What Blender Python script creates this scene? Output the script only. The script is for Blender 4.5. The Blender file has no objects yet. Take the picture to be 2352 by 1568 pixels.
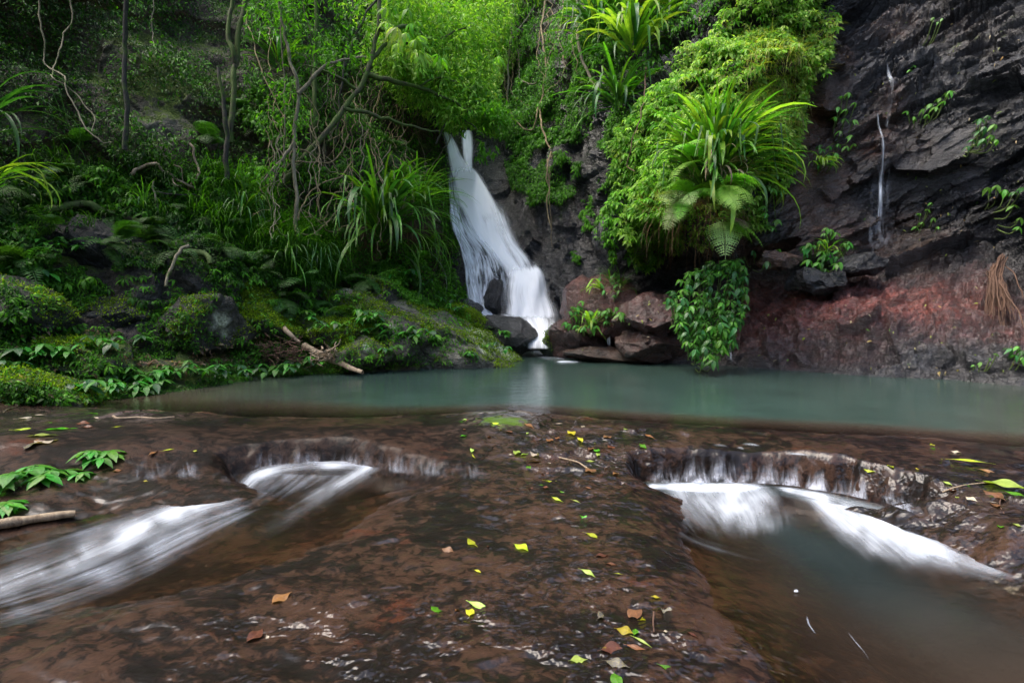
import bpy, math, random
import numpy as np
from mathutils import Vector, Matrix

rng = np.random.default_rng(11)
random.seed(11)
scene = bpy.context.scene
COL = scene.collection

# ------------------------------------------------------------------ camera
F = 1307.0; CX = 1176.0; CY = 784.0; HOR = 700.0     # photo measured on a 2352 x 1568 copy
PITCH = math.atan((CY - HOR) / F)
CAMZ = 1.2
cam_d = bpy.data.cameras.new('camera')
cam_d.lens = 20.0; cam_d.sensor_width = 36.0; cam_d.clip_start = 0.05; cam_d.clip_end = 400
cam = bpy.data.objects.new('camera', cam_d); COL.objects.link(cam)
cam.location = (0, 0, CAMZ); cam.rotation_euler = (math.pi/2 - PITCH, 0, 0)
scene.camera = cam

# ------------------------------------------------------------------ light
SUN_EL, SUN_AZ = 64.0, 262.0      # azimuth clockwise from +Y: light comes from the upper left
world = bpy.data.worlds.new('World'); scene.world = world; world.use_nodes = True
wn = world.node_tree.nodes; wl = world.node_tree.links
bg = wn['Background']; sky = wn.new('ShaderNodeTexSky'); sky.sky_type = 'NISHITA'; sky.sun_disc = False
sky.sun_elevation = math.radians(SUN_EL); sky.sun_rotation = math.radians(SUN_AZ)
sky.air_density = 1.0; sky.dust_density = 4.0; sky.ozone_density = 1.0
bg.inputs['Strength'].default_value = 0.15
wl.new(sky.outputs[0], bg.inputs[0])
sd = bpy.data.lights.new('sun', 'SUN'); sd.energy = 1.0; sd.angle = math.radians(45); sd.color = (1.0, 0.95, 0.86)
sun = bpy.data.objects.new('sun', sd); COL.objects.link(sun)
e, a = math.radians(SUN_EL), math.radians(SUN_AZ)
sdir = Vector((math.cos(e)*math.sin(a), math.cos(e)*math.cos(a), math.sin(e)))
sun.rotation_euler = sdir.to_track_quat('Z', 'Y').to_euler()
scene.view_settings.view_transform = 'Standard'; scene.view_settings.look = 'None'
scene.view_settings.exposure = 1.85; scene.view_settings.gamma = 1.0
scene.cycles.transparent_max_bounces = 24
scene.cycles.max_bounces = 6

# ------------------------------------------------------------------ helpers
def unproj(px, py, depth):
    """world point seen at photo position px,py whose world Y is depth (metres in front of the camera)"""
    px = np.asarray(px, float); py = np.asarray(py, float); depth = np.asarray(depth, float)
    X = (px-CX)/F; Y = -(py-CY)/F
    ca, sa = math.cos(PITCH), math.sin(PITCH)
    dy = ca + Y*sa; dz = -sa + Y*ca
    t = depth/dy
    return np.stack([X*t, np.broadcast_to(depth, (X*t).shape), CAMZ+dz*t], -1)
def on_plane(px, py, z):
    px = np.asarray(px, float); py = np.asarray(py, float)
    X = (px-CX)/F; Y = -(py-CY)/F
    ca, sa = math.cos(PITCH), math.sin(PITCH)
    dy = ca + Y*sa; dz = -sa + Y*ca
    t = (z-CAMZ)/dz
    return np.stack([X*t, dy*t, np.broadcast_to(np.asarray(z, float), (X*t).shape)], -1)
def project(p):
    p = np.asarray(p, float)
    ca, sa = math.cos(PITCH), math.sin(PITCH)
    dz = p[..., 2]-CAMZ; y = p[..., 1]
    f = y*ca - dz*sa; u = y*sa + dz*ca
    f = np.maximum(f, 1e-3)
    return CX + F*p[..., 0]/f, CY - F*u/f

def _hash(ix, iy, iz, seed):
    h = (ix.astype(np.int64)*374761393 + iy.astype(np.int64)*668265263 + iz.astype(np.int64)*2147483647 + seed*974634777) & 0xffffffff
    h = ((h ^ (h >> 13))*1274126177) & 0xffffffff
    h = ((h ^ (h >> 16))*2246822519) & 0xffffffff
    return ((h ^ (h >> 15)) & 0xffffff)/float(0xffffff)
def vnoise(p, seed=0):
    i = np.floor(p).astype(np.int64); f = p-i; f = f*f*(3-2*f)
    out = 0
    for dx in (0, 1):
        wx = f[:, 0] if dx else 1-f[:, 0]
        for dy in (0, 1):
            wy = f[:, 1] if dy else 1-f[:, 1]
            for dz in (0, 1):
                wz = f[:, 2] if dz else 1-f[:, 2]
                out = out + wx*wy*wz*_hash(i[:, 0]+dx, i[:, 1]+dy, i[:, 2]+dz, seed)
    return out*2-1
def fbm(p, octv=4, seed=0, gain=.5):
    s = 0; a = 1.0; q = np.array(p, float)
    for k in range(octv):
        s = s + a*vnoise(q, seed+k); q = q*2.03+17.3; a *= gain
    return s
def facet(p, seed=0, step=1.0, tilt=1.0):
    """broken-rock relief: nearest random cell, each cell a tilted plane"""
    i = np.floor(p).astype(np.int64); n = len(p)
    best = np.full(n, 1e9); val = np.zeros(n)
    for dx in (-1, 0, 1):
        for dy in (-1, 0, 1):
            for dz in (-1, 0, 1):
                cx, cy, cz = i[:, 0]+dx, i[:, 1]+dy, i[:, 2]+dz
                ox = cx+_hash(cx, cy, cz, seed+1); oy = cy+_hash(cx, cy, cz, seed+2); oz = cz+_hash(cx, cy, cz, seed+3)
                d0, d1, d2 = p[:, 0]-ox, p[:, 1]-oy, p[:, 2]-oz
                d = d0*d0+d1*d1+d2*d2
                m = d < best
                v = step*(_hash(cx, cy, cz, seed+4)-.5) + tilt*(d0*(_hash(cx, cy, cz, seed+5)-.5)+d1*(_hash(cx, cy, cz, seed+6)-.5)+d2*(_hash(cx, cy, cz, seed+7)-.5))
                val = np.where(m, v, val); best = np.where(m, d, best)
    return val

def smooth(a, b, x):
    t = np.clip((x-a)/(b-a), 0, 1); return t*t*(3-2*t)

def mesh_np(name, V, Fc, mat=None, uv=None, col=None, fa=None, smooth_shade=True, rip=None):
    """V (n,3); Fc (m,k) all faces with k corners; uv (n,2) per vertex; col (n,3); fa (n,) float attribute 'amount'"""
    V = np.ascontiguousarray(V, np.float32); Fc = np.ascontiguousarray(Fc, np.int32)
    me = bpy.data.meshes.new(name)
    me.vertices.add(len(V)); me.vertices.foreach_set('co', V.ravel())
    m, k = Fc.shape
    me.loops.add(m*k); me.loops.foreach_set('vertex_index', Fc.ravel())
    me.polygons.add(m)
    me.polygons.foreach_set('loop_start', np.arange(0, m*k, k, dtype=np.int32))
    try: me.polygons.foreach_set('loop_total', np.full(m, k, np.int32))
    except Exception: pass
    me.polygons.foreach_set('use_smooth', np.full(m, smooth_shade, bool))
    me.update(calc_edges=True)
    if uv is not None:
        l = me.uv_layers.new(name='UVMap'); l.data.foreach_set('uv', np.ascontiguousarray(uv[Fc.ravel()], np.float32).ravel())
    if col is not None:
        c = np.ones((len(V), 4), np.float32); c[:, :3] = col
        at = me.attributes.new('col', 'FLOAT_COLOR', 'POINT'); at.data.foreach_set('color', c.ravel())
    if fa is not None:
        at = me.attributes.new('amount', 'FLOAT', 'POINT'); at.data.foreach_set('value', np.ascontiguousarray(fa, np.float32))
    if rip is not None:
        at = me.attributes.new('ripple', 'FLOAT', 'POINT'); at.data.foreach_set('value', np.ascontiguousarray(rip, np.float32))
    if mat is not None: me.materials.append(mat)
    return me
def grid_faces(nr, nc):
    r, c = np.meshgrid(np.arange(nr-1), np.arange(nc-1), indexing='ij')
    i = (r*nc+c).ravel()
    return np.stack([i, i+1, i+nc+1, i+nc], -1)

def tag(o, label=None, cat=None, group=None, kind=None):
    if label: o['label'] = label
    if cat: o['category'] = cat
    if group: o['group'] = group
    if kind: o['kind'] = kind
    return o
def add(name, me, parent=None):
    o = bpy.data.objects.new(name, me); COL.objects.link(o)
    if parent is not None: o.parent = parent
    return o
def empty(name, loc=(0, 0, 0)):
    o = bpy.data.objects.new(name, None); o.empty_display_size = .1; COL.objects.link(o)
    o.location = [float(v) for v in loc]; return o

# ------------------------------------------------------------------ materials
def newmat(name):
    m = bpy.data.materials.new(name); m.use_nodes = True
    nt = m.node_tree; nt.nodes.clear()
    out = nt.nodes.new('ShaderNodeOutputMaterial')
    return m, nt, out
def N(nt, t, **kw):
    n = nt.nodes.new(t)
    for k, v in kw.items():
        if k in n.inputs.keys(): n.inputs[k].default_value = v
        else: setattr(n, k, v)
    return n
def noise_node(nt, vec, scale, detail=6, rough=.6, dist=0.0):
    n = nt.nodes.new('ShaderNodeTexNoise'); n.inputs['Scale'].default_value = scale
    n.inputs['Detail'].default_value = detail; n.inputs['Roughness'].default_value = rough
    n.inputs['Distortion'].default_value = dist
    if vec is not None: nt.links.new(vec, n.inputs['Vector'])
    return n.outputs['Fac']
def ramp(nt, fac, stops):
    r = nt.nodes.new('ShaderNodeValToRGB'); cr = r.color_ramp
    while len(cr.elements) < len(stops): cr.elements.new(.5)
    for el, (p, c) in zip(cr.elements, stops):
        el.position = p; el.color = (c[0], c[1], c[2], 1) if hasattr(c, '__len__') else (c, c, c, 1)
    nt.links.new(fac, r.inputs['Fac']); return r.outputs['Color']
def mathn(nt, op, a, b=None, c=None, clamp=False):
    m = nt.nodes.new('ShaderNodeMath'); m.operation = op; m.use_clamp = clamp
    for i, v in enumerate((a, b, c)):
        if v is None: continue
        if isinstance(v, (int, float)): m.inputs[i].default_value = v
        else: nt.links.new(v, m.inputs[i])
    return m.outputs[0]
def mixc(nt, fac, a, b, mode='MIX'):
    m = nt.nodes.new('ShaderNodeMix'); m.data_type = 'RGBA'; m.blend_type = mode
    for key, v in ((0, fac), (6, a), (7, b)):
        if isinstance(v, (int, float)): m.inputs[key].default_value = v
        elif isinstance(v, tuple): m.inputs[key].default_value = (*v, 1)
        else: nt.links.new(v, m.inputs[key])
    return m.outputs[2]
def bump(nt, h, strength, dist, normal=None):
    b = nt.nodes.new('ShaderNodeBump'); b.inputs['Strength'].default_value = strength; b.inputs['Distance'].default_value = dist
    nt.links.new(h, b.inputs['Height'])
    if normal is not None: nt.links.new(normal, b.inputs['Normal'])
    return b.outputs['Normal']
def mapping(nt, vec, scale=(1, 1, 1), rot=(0, 0, 0)):
    m = nt.nodes.new('ShaderNodeMapping'); m.inputs['Scale'].default_value = scale; m.inputs['Rotation'].default_value = rot
    nt.links.new(vec, m.inputs['Vector']); return m.outputs[0]

def rock_material(name, rough=(.22, .6), bscale=1.0, bstr=.9, coat=0.0, strata=None, moss_up=1.0):
    """wet rock: colour attribute 'col' times mottling; attribute 'amount' = moss cover, which thins by noise and on steep faces"""
    m, nt, out = newmat(name); L = nt.links
    tc = N(nt, 'ShaderNodeTexCoord').outputs['Object']
    at = N(nt, 'ShaderNodeAttribute', attribute_name='col').outputs['Color']
    am = N(nt, 'ShaderNodeAttribute', attribute_name='amount').outputs['Fac']
    geo = N(nt, 'ShaderNodeNewGeometry')
    vec = tc if strata is None else mapping(nt, tc, *strata)
    n1 = noise_node(nt, vec, 1.6*bscale, 8, .65); n2 = noise_node(nt, vec, 14*bscale, 6, .7); n3 = noise_node(nt, tc, 60*bscale, 4, .7)
    c = mixc(nt, 1.0, at, ramp(nt, n1, [(.3, .35), (.5, 1.0), (.72, 1.9)]), 'MULTIPLY')
    c = mixc(nt, 1.0, c, ramp(nt, n2, [(.32, .45), (.52, 1.0), (.75, 1.7)]), 'MULTIPLY')
    mn = noise_node(nt, tc, 3.5, 8, .75)
    up = nt.nodes.new('ShaderNodeSeparateXYZ'); L.new(geo.outputs['Normal'], up.inputs[0])
    upz = mathn(nt, 'MULTIPLY', mathn(nt, 'ADD', up.outputs['Z'], -.25), .38*moss_up)
    mf = mathn(nt, 'ADD', mathn(nt, 'ADD', mathn(nt, 'MULTIPLY', mn, 1.3), am), upz)
    mf = mathn(nt, 'MULTIPLY', mathn(nt, 'ADD', mf, -1.12), 7.0, clamp=True)
    mossc = ramp(nt, noise_node(nt, tc, 22, 5, .7), [(.3, (.018, .034, .004)), (.5, (.055, .095, .008)), (.72, (.13, .19, .016))])
    c = mixc(nt, mf, c, mossc)
    vo = nt.nodes.new('ShaderNodeTexVoronoi'); vo.feature = 'DISTANCE_TO_EDGE'; vo.inputs['Scale'].default_value = 2.2*bscale
    vd = nt.nodes.new('ShaderNodeVectorMath'); vd.operation = 'ADD'; L.new(vec, vd.inputs[0])
    nv = nt.nodes.new('ShaderNodeTexNoise'); nv.inputs['Scale'].default_value = 4.0*bscale; nv.inputs['Detail'].default_value = 4; L.new(vec, nv.inputs['Vector'])
    vs_ = nt.nodes.new('ShaderNodeVectorMath'); vs_.operation = 'SCALE'; vs_.inputs['Scale'].default_value = .35; L.new(nv.outputs['Color'], vs_.inputs[0]); L.new(vs_.outputs[0], vd.inputs[1]); L.new(vd.outputs[0], vo.inputs['Vector'])
    crack = mathn(nt, 'MULTIPLY', vo.outputs['Distance'], 14.0, clamp=True)
    p = N(nt, 'ShaderNodeBsdfPrincipled')
    L.new(c, p.inputs['Base Color'])
    r = mathn(nt, 'MULTIPLY_ADD', noise_node(nt, tc, 5, 4, .6), rough[1]-rough[0]+.15, rough[0]-.1)
    r = mathn(nt, 'MAXIMUM', r, mathn(nt, 'MULTIPLY', mf, .95)); r = mathn(nt, 'MAXIMUM', r, .12)
    L.new(r, p.inputs['Roughness'])
    p.inputs['Specular IOR Level'].default_value = .5
    if coat:
        p.inputs['Coat Weight'].default_value = coat; p.inputs['Coat Roughness'].default_value = .10; p.inputs['Coat IOR'].default_value = 1.65
        nc = bump(nt, noise_node(nt, vec, 5.0*bscale, 5, .65, .8), 1.0, .36)
        L.new(bump(nt, mathn(nt, 'ADD', n2, mathn(nt, 'MULTIPLY', n3, .3)), .8, .06, nc), p.inputs['Coat Normal'])
    h = mathn(nt, 'ADD', mathn(nt, 'ADD', mathn(nt, 'MULTIPLY', n2, .8), mathn(nt, 'MULTIPLY', n3, .35)), mathn(nt, 'MULTIPLY', crack, .22))
    n4 = noise_node(nt, vec, 4.2*bscale, 5, .62, .6)
    nb0 = bump(nt, n4, 1.0, .30/bscale)
    L.new(bump(nt, h, bstr, .10/bscale, nb0), p.inputs['Normal'])
    L.new(p.outputs[0], out.inputs[0]); return m

def leaf_material(name, trans=.35, rough=.38, gain=1.0):
    m, nt, out = newmat(name); L = nt.links
    at = N(nt, 'ShaderNodeAttribute', attribute_name='col').outputs['Color']
    tc = N(nt, 'ShaderNodeTexCoord').outputs['Object']
    n1 = noise_node(nt, tc, 9, 3)
    c = mixc(nt, 1.0, at, ramp(nt, n1, [(.3, .7*gain), (.7, 1.3*gain)]), 'MULTIPLY')
    p = N(nt, 'ShaderNodeBsdfPrincipled', Roughness=rough); L.new(c, p.inputs['Base Color'])
    p.inputs['Specular IOR Level'].default_value = .22
    t = N(nt, 'ShaderNodeBsdfTranslucent'); L.new(mixc(nt, 1.0, c, (1.5, 1.7, .5), 'MULTIPLY'), t.inputs[0])
    mx = N(nt, 'ShaderNodeMixShader', Fac=trans); L.new(p.outputs[0], mx.inputs[1]); L.new(t.outputs[0], mx.inputs[2])
    L.new(mx.outputs[0], out.inputs[0]); return m

def plain_leaf(name, base, dark, trans=.3, rough=.35, spots=None, vein=True):
    """leaf material with procedural mottling along the blade (UV: x across, y along)"""
    m, nt, out = newmat(name); L = nt.links
    tc = N(nt, 'ShaderNodeTexCoord'); info = N(nt, 'ShaderNodeObjectInfo')
    uv = tc.outputs['UV']; ob = tc.outputs['Object']
    n1 = noise_node(nt, ob, 14, 4)
    c = ramp(nt, n1, [(.3, dark), (.65, base)])
    hv = N(nt, 'ShaderNodeHueSaturation'); L.new(c, hv.inputs['Color'])
    L.new(mathn(nt, 'MULTIPLY_ADD', info.outputs['Random'], .035, .482), hv.inputs['Hue'])
    L.new(mathn(nt, 'MULTIPLY_ADD', info.outputs['Random'], .7, .65), hv.inputs['Value'])
    c = hv.outputs[0]
    if spots is not None:
        s = ramp(nt, noise_node(nt, ob, 38, 3), [(.56, 0.0), (.63, 1.0)])
        c = mixc(nt, s, c, spots)
    sx = nt.nodes.new('ShaderNodeSeparateXYZ'); L.new(uv, sx.inputs[0])
    if vein:
        d = mathn(nt, 'ABSOLUTE', mathn(nt, 'ADD', sx.outputs['X'], -.5))
        v = mathn(nt, 'SUBTRACT', 1.0, mathn(nt, 'MULTIPLY', d, 22, clamp=True))
        c = mixc(nt, mathn(nt, 'MULTIPLY', v, .45), c, mixc(nt, 1.0, c, (1.9, 1.7, 1.4), 'MULTIPLY'))
    p = N(nt, 'ShaderNodeBsdfPrincipled', Roughness=rough); L.new(c, p.inputs['Base Color'])
    t = N(nt, 'ShaderNodeBsdfTranslucent'); L.new(mixc(nt, 1.0, c, (1.4, 1.6, .5), 'MULTIPLY'), t.inputs[0])
    mx = N(nt, 'ShaderNodeMixShader', Fac=trans); L.new(p.outputs[0], mx.inputs[1]); L.new(t.outputs[0], mx.inputs[2])
    wv = mathn(nt, 'SINE', mathn(nt, 'MULTIPLY', mathn(nt, 'ADD', sx.outputs['Y'], mathn(nt, 'ABSOLUTE', mathn(nt, 'ADD', sx.outputs['X'], -.5))), 60))
    L.new(bump(nt, wv, .25, .003), p.inputs['Normal'])
    L.new(mx.outputs[0], out.inputs[0]); return m

def bark_material(name, a, b, moss=0.0):
    m, nt, out = newmat(name); L = nt.links
    tc = N(nt, 'ShaderNodeTexCoord').outputs['Object']
    v = mapping(nt, tc, (9, 9, 2.5))
    n1 = noise_node(nt, v, 2.2, 8, .7)
    c = ramp(nt, n1, [(.35, a), (.65, b)])
    if moss:
        mf = ramp(nt, noise_node(nt, tc, 3.0, 6, .7), [(.62-moss*.3, 0.0), (.72-moss*.3, 1.0)])
        c = mixc(nt, mf, c, (.05, .085, .012))
    p = N(nt, 'ShaderNodeBsdfPrincipled', Roughness=.85); L.new(c, p.inputs['Base Color'])
    L.new(bump(nt, n1, .9, .02), p.inputs['Normal'])
    L.new(p.outputs[0], out.inputs[0]); return m

def silk_material(name, across, along, col=(.80, .84, .88), lo=.30, hi=.72, body=.0, scl=1.0, tr=.3, kk=(.70, .80, -.30), ag=1.25):
    """moving white water: cover given by attribute 'amount' broken into strands running along UV.y"""
    m, nt, out = newmat(name); L = nt.links
    uv = N(nt, 'ShaderNodeTexCoord').outputs['UV']
    am = N(nt, 'ShaderNodeAttribute', attribute_name='amount').outputs['Fac']
    v = mapping(nt, uv, (across, along, 1))
    n1 = noise_node(nt, v, 1.0, 5, .62, .45)
    v2 = mapping(nt, uv, (across*4.5, along*1.6, 1)); n2 = noise_node(nt, v2, 1.0, 3, .6)
    s = mathn(nt, 'ADD', mathn(nt, 'MULTIPLY', n1, .7), mathn(nt, 'MULTIPLY', n2, .3))
    x = mathn(nt, 'MULTIPLY_ADD', s, 1/(hi-lo), -lo/(hi-lo))            # strands stretched to 0..1
    k = mathn(nt, 'ADD', mathn(nt, 'MULTIPLY', x, kk[0]), mathn(nt, 'MULTIPLY_ADD', am, kk[1], kk[2]), clamp=True)
    mr = nt.nodes.new('ShaderNodeMapRange'); mr.interpolation_type = 'SMOOTHSTEP'; nt.links.new(k, mr.inputs['Value'])
    alpha = mathn(nt, 'MULTIPLY', mr.outputs[0], mathn(nt, 'MULTIPLY', am, ag, clamp=True), clamp=True)
    d = N(nt, 'ShaderNodeBsdfDiffuse'); d.inputs[0].default_value = (*col, 1)
    t = N(nt, 'ShaderNodeBsdfTranslucent'); t.inputs[0].default_value = (*col, 1)
    nb = bump(nt, s, .5, .02*scl); L.new(nb, d.inputs['Normal'])
    mx = N(nt, 'ShaderNodeMixShader', Fac=tr); L.new(d.outputs[0], mx.inputs[1]); L.new(t.outputs[0], mx.inputs[2])
    tr = N(nt, 'ShaderNodeBsdfTransparent')
    fx = N(nt, 'ShaderNodeMixShader'); L.new(alpha, fx.inputs[0]); L.new(tr.outputs[0], fx.inputs[1]); L.new(mx.outputs[0], fx.inputs[2])
    L.new(fx.outputs[0], out.inputs[0]); return m

def water_material(name, bscale, bstr, rough=.1, tint=(.93, .88, .78)):
    """clear-to-murky water: 'amount' = how much the depth of water hides the bed, 'col' = colour of the suspended silt"""
    m, nt, out = newmat(name); L = nt.links
    tc = N(nt, 'ShaderNodeTexCoord').outputs['Object']
    am = N(nt, 'ShaderNodeAttribute', attribute_name='amount').outputs['Fac']
    at = N(nt, 'ShaderNodeAttribute', attribute_name='col').outputs['Color']
    v = mapping(nt, tc, bscale)
    n = mathn(nt, 'ADD', noise_node(nt, v, 1.0, 4, .6, .3), mathn(nt, 'MULTIPLY', noise_node(nt, v, 5.0, 3, .6), .35))
    nb = bump(nt, n, bstr, .02)
    fr = N(nt, 'ShaderNodeFresnel', IOR=1.36); L.new(nb, fr.inputs['Normal'])
    d = N(nt, 'ShaderNodeBsdfDiffuse'); L.new(mixc(nt, 1.0, at, ramp(nt, noise_node(nt, tc, 1.1, 4), [(.3, .8), (.7, 1.2)]), 'MULTIPLY'), d.inputs[0])
    tr = N(nt, 'ShaderNodeBsdfTransparent'); tr.inputs[0].default_value = (*tint, 1)
    g = N(nt, 'ShaderNodeBsdfGlossy', Roughness=rough); L.new(nb, g.inputs['Normal'])
    m1 = N(nt, 'ShaderNodeMixShader'); L.new(am, m1.inputs[0]); L.new(tr.outputs[0], m1.inputs[1]); L.new(d.outputs[0], m1.inputs[2])
    m2 = N(nt, 'ShaderNodeMixShader'); L.new(mathn(nt, 'MULTIPLY', fr.outputs[0], 1.0), m2.inputs[0]); L.new(m1.outputs[0], m2.inputs[1]); L.new(g.outputs[0], m2.inputs[2])
    L.new(m2.outputs[0], out.inputs[0]); return m

def bed_material(name):
    """brown stream bed under a thin running film: mottled tan/dark rock, film = clear coat with its own ripples"""
    m, nt, out = newmat(name); L = nt.links
    tc = N(nt, 'ShaderNodeTexCoord').outputs['Object']
    at = N(nt, 'ShaderNodeAttribute', attribute_name='col').outputs['Color']
    am = N(nt, 'ShaderNodeAttribute', attribute_name='amount').outputs['Fac']
    v = mapping(nt, tc, (1, 1.25, 1), (0, 0, .5))
    n1 = noise_node(nt, v, 2.1, 4, .55, .4); n2 = noise_node(nt, v, 13, 8, .72, .6); n3 = noise_node(nt, tc, 75, 4, .7)
    s = mathn(nt, 'ADD', mathn(nt, 'MULTIPLY', n1, .45), mathn(nt, 'MULTIPLY', n2, .62))
    pat = ramp(nt, s, [(.47, (.12, .085, .075)), (.53, (.36, .27, .23)), (.565, (1.25, 1.2, 1.15)), (.68, (1.9, 1.85, 1.75))])
    c = mixc(nt, 1.0, at, pat, 'MULTIPLY')
    c = mixc(nt, 1.0, c, ramp(nt, n3, [(.3, .7), (.7, 1.25)]), 'MULTIPLY')
    rust = ramp(nt, noise_node(nt, v, 3.1, 5, .6), [(.60, 0.0), (.70, .6)])
    c = mixc(nt, rust, c, mixc(nt, 1.0, c, (1.7, .75, .38), 'MULTIPLY'))
    mf = ramp(nt, mathn(nt, 'ADD', noise_node(nt, tc, 16, 8, .75), mathn(nt, 'MULTIPLY', am, .3)), [(.72, 0.0), (.80, 1.0)])
    c = mixc(nt, mf, c, (.06, .11, .012))
    p = N(nt, 'ShaderNodeBsdfPrincipled', Roughness=.6); L.new(c, p.inputs['Base Color']); p.inputs['Specular IOR Level'].default_value = .12
    L.new(bump(nt, mathn(nt, 'ADD', n2, mathn(nt, 'MULTIPLY', n3, .35)), .7, .015), p.inputs['Normal'])
    L.new(N(nt, 'ShaderNodeAttribute', attribute_name='film').outputs['Fac'], p.inputs['Coat Weight']); p.inputs['Coat Roughness'].default_value = .17; p.inputs['Coat IOR'].default_value = 1.35
    w = mapping(nt, tc, (1.0, .55, 1), (0, 0, -.35))
    r = mathn(nt, 'ADD', noise_node(nt, w, 4.6, 2, .45, .8), mathn(nt, 'MULTIPLY', noise_node(nt, w, 17, 2, .45, .5), .10))
    rp = N(nt, 'ShaderNodeAttribute', attribute_name='ripple').outputs['Fac']
    mask = mathn(nt, 'MULTIPLY', mathn(nt, 'MULTIPLY_ADD', ramp(nt, noise_node(nt, tc, 2.6, 4, .6), [(.42, .0), (.60, 1.0)]), .9, .1), rp)
    r = mathn(nt, 'MULTIPLY', r, mask)
    L.new(bump(nt, r, .9, .09), p.inputs['Coat Normal'])
    L.new(p.outputs[0], out.inputs[0]); return m

M_hill = rock_material('mossy_earth', (.5, .9), 1.0, .8)
M_cliff = rock_material('wet_black_rock', (.25, .5), 1.3, 1.0, coat=.9, strata=((.8, .8, 2.2), (0, .45, 0)), moss_up=.4)
M_boulder = rock_material('mossy_boulder', (.45, .9), 1.6, .8)
M_wetb = rock_material('wet_boulder', (.25, .5), 2.2, 1.0, coat=.8, moss_up=.5)
M_bed = bed_material('stream_bed')
M_pool = water_material('pool_water', (.9, 4.2, 1), .45, .14)
M_plunge = water_material('plunge_water', (2.2, 3.0, 1), .22, .09)
M_leaf = leaf_material('foliage', .40, .5)
M_leafgloss = leaf_material('glossy_foliage', .28, .25)
M_fall = silk_material('falling_water', 7, .5, (.94, .96, .99), .28, .72, .15, 3.0, tr=.08, kk=(.90, .78, -.38))
M_veil = silk_material('veil_water', 13, 1.5, (.86, .91, .97), .34, .68, .0, 1.8, tr=.15, kk=(1.0, .62, -.5))
M_foam = silk_material('foam', 7, .9, (.74, .81, .90), .26, .76, .1, .5, kk=(.75, .66, -.32), ag=.80)
M_wisp = silk_material('foam_wisp', 16, 1.0, (.66, .74, .86), .34, .70, .0, .3, ag=.8)
M_lip = silk_material('lip_water', 11, 2.4, (.70, .75, .86), .32, .70, .0, .8, kk=(1.0, .8, -.5), ag=1.1)
M_bark = bark_material('dark_bark', (.012, .011, .009), (.045, .042, .03), .35)
M_barkmoss = bark_material('mossy_bark', (.022, .02, .012), (.075, .07, .035), .75)
M_barkpale = bark_material('pale_bark', (.10, .085, .055), (.26, .23, .15), .25)
M_vine = bark_material('vine_bark', (.11, .085, .045), (.30, .23, .12))
M_root = bark_material('dead_root', (.16, .11, .07), (.42, .33, .22))
M_rootdark = bark_material('dark_root', (.05, .025, .015), (.14, .075, .045))
# ================================================================== gorge walls
CP = np.array([
 (-700,1050,4.4),(-700,800,5.6),(-700,300,7),(-700,-900,10),
 (-400,1013,5.0),(-400,800,6.2),(-400,400,7.6),(-400,0,8.8),(-400,-600,11),
 (0,945,6.2),(0,900,6.7),(0,800,7.4),(0,650,8.2),(0,400,9),(0,0,10.2),(0,-600,12),
 (200,925,6.9),(200,870,7.5),(200,800,8.2),(200,700,8.8),(200,450,9.8),(200,200,10.8),(200,0,11.5),(200,-600,13.5),
 (400,900,7.8),(400,820,8.7),(400,650,9.6),(400,400,10.7),(400,100,12.2),
 (540,880,8.7),(540,790,9.6),(540,680,10.3),(540,400,11.8),(540,0,14),(540,-600,16.5),
 (830,855,10.1),(830,790,10.8),(830,650,12),(830,400,13.2),(830,0,16.5),(830,-600,20),
 (1000,842,11.0),(1000,780,11.8),(1000,700,12.9),(1000,600,14),(1000,400,15.2),(1000,200,19),
 (1045,700,14.3),(1040,500,15.6),(1020,320,17.8),
 (1070,300,19),(1100,450,18),(1150,600,16.5),(1220,720,15.3),(1240,800,14.7),(1120,815,13.9),(1100,740,14.6),
 (1300,812,14.2),(1300,600,15.3),(1250,450,16.6),(1300,300,17.5),(1250,100,20),(1250,-300,25),(1250,-900,30),
 (1070,230,22),(1050,100,26),(1100,-100,29),(1100,-800,36),
 (1400,560,14.0),(1400,400,14.6),(1400,250,15.2),(1400,60,16.2),(1400,-400,20),
 (1480,832,12.0),(1480,700,12.8),(1480,560,13.2),(1640,840,11.2),(1600,650,12.2),(1600,560,12.6),
 (1600,350,12.6),(1600,150,13.6),(1600,0,14.6),(1600,-600,18),
 (1750,848,10.6),(1750,700,11.6),(1750,560,12.0),(1750,300,12.4),(1750,0,13.6),
 (1880,560,11.9),(1880,300,12.4),(1880,0,13.4),(1880,-600,16),
 (2000,865,9.5),(2000,760,10.1),(2000,680,10.8),(2000,640,11.5),(2000,400,12),(2000,0,13.2),(2000,-600,16),
 (2200,877,8.9),(2200,760,9.5),(2200,690,10.3),(2200,640,10.9),(2200,300,11.3),
 (2352,888,8.35),(2352,760,8.9),(2352,700,9.6),(2352,650,10.2),(2352,400,10.6),(2352,0,11.4),(2352,-600,13),
 (2700,925,7.0),(2700,650,8.2),(2700,0,9),(2700,-900,10.5),
 (3050,960,6.0),(3050,600,7),(3050,0,8),(3050,-900,9)], float)
_q = CP[:, :2]/1000.0
def _tps(r2): return 0.5*r2*np.log(r2+1e-12)
_A = _tps(((_q[:, None]-_q[None])**2).sum(-1)) + np.eye(len(_q))*2e-4
_P = np.c_[np.ones(len(_q)), _q]
_M = np.block([[_A, _P], [_P.T, np.zeros((3, 3))]])
_w = np.linalg.solve(_M, np.r_[np.log(CP[:, 2]), np.zeros(3)])
BX = [-700,-400,0,200,540,830,1000,1100,1290,1330,1480,1640,1750,2000,2352,2700,3050]
BY = [1050,1013,945,925,880,855,842,815,808,818,832,840,848,865,888,925,960]
def base_py(px): return np.interp(px, BX, BY)
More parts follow.
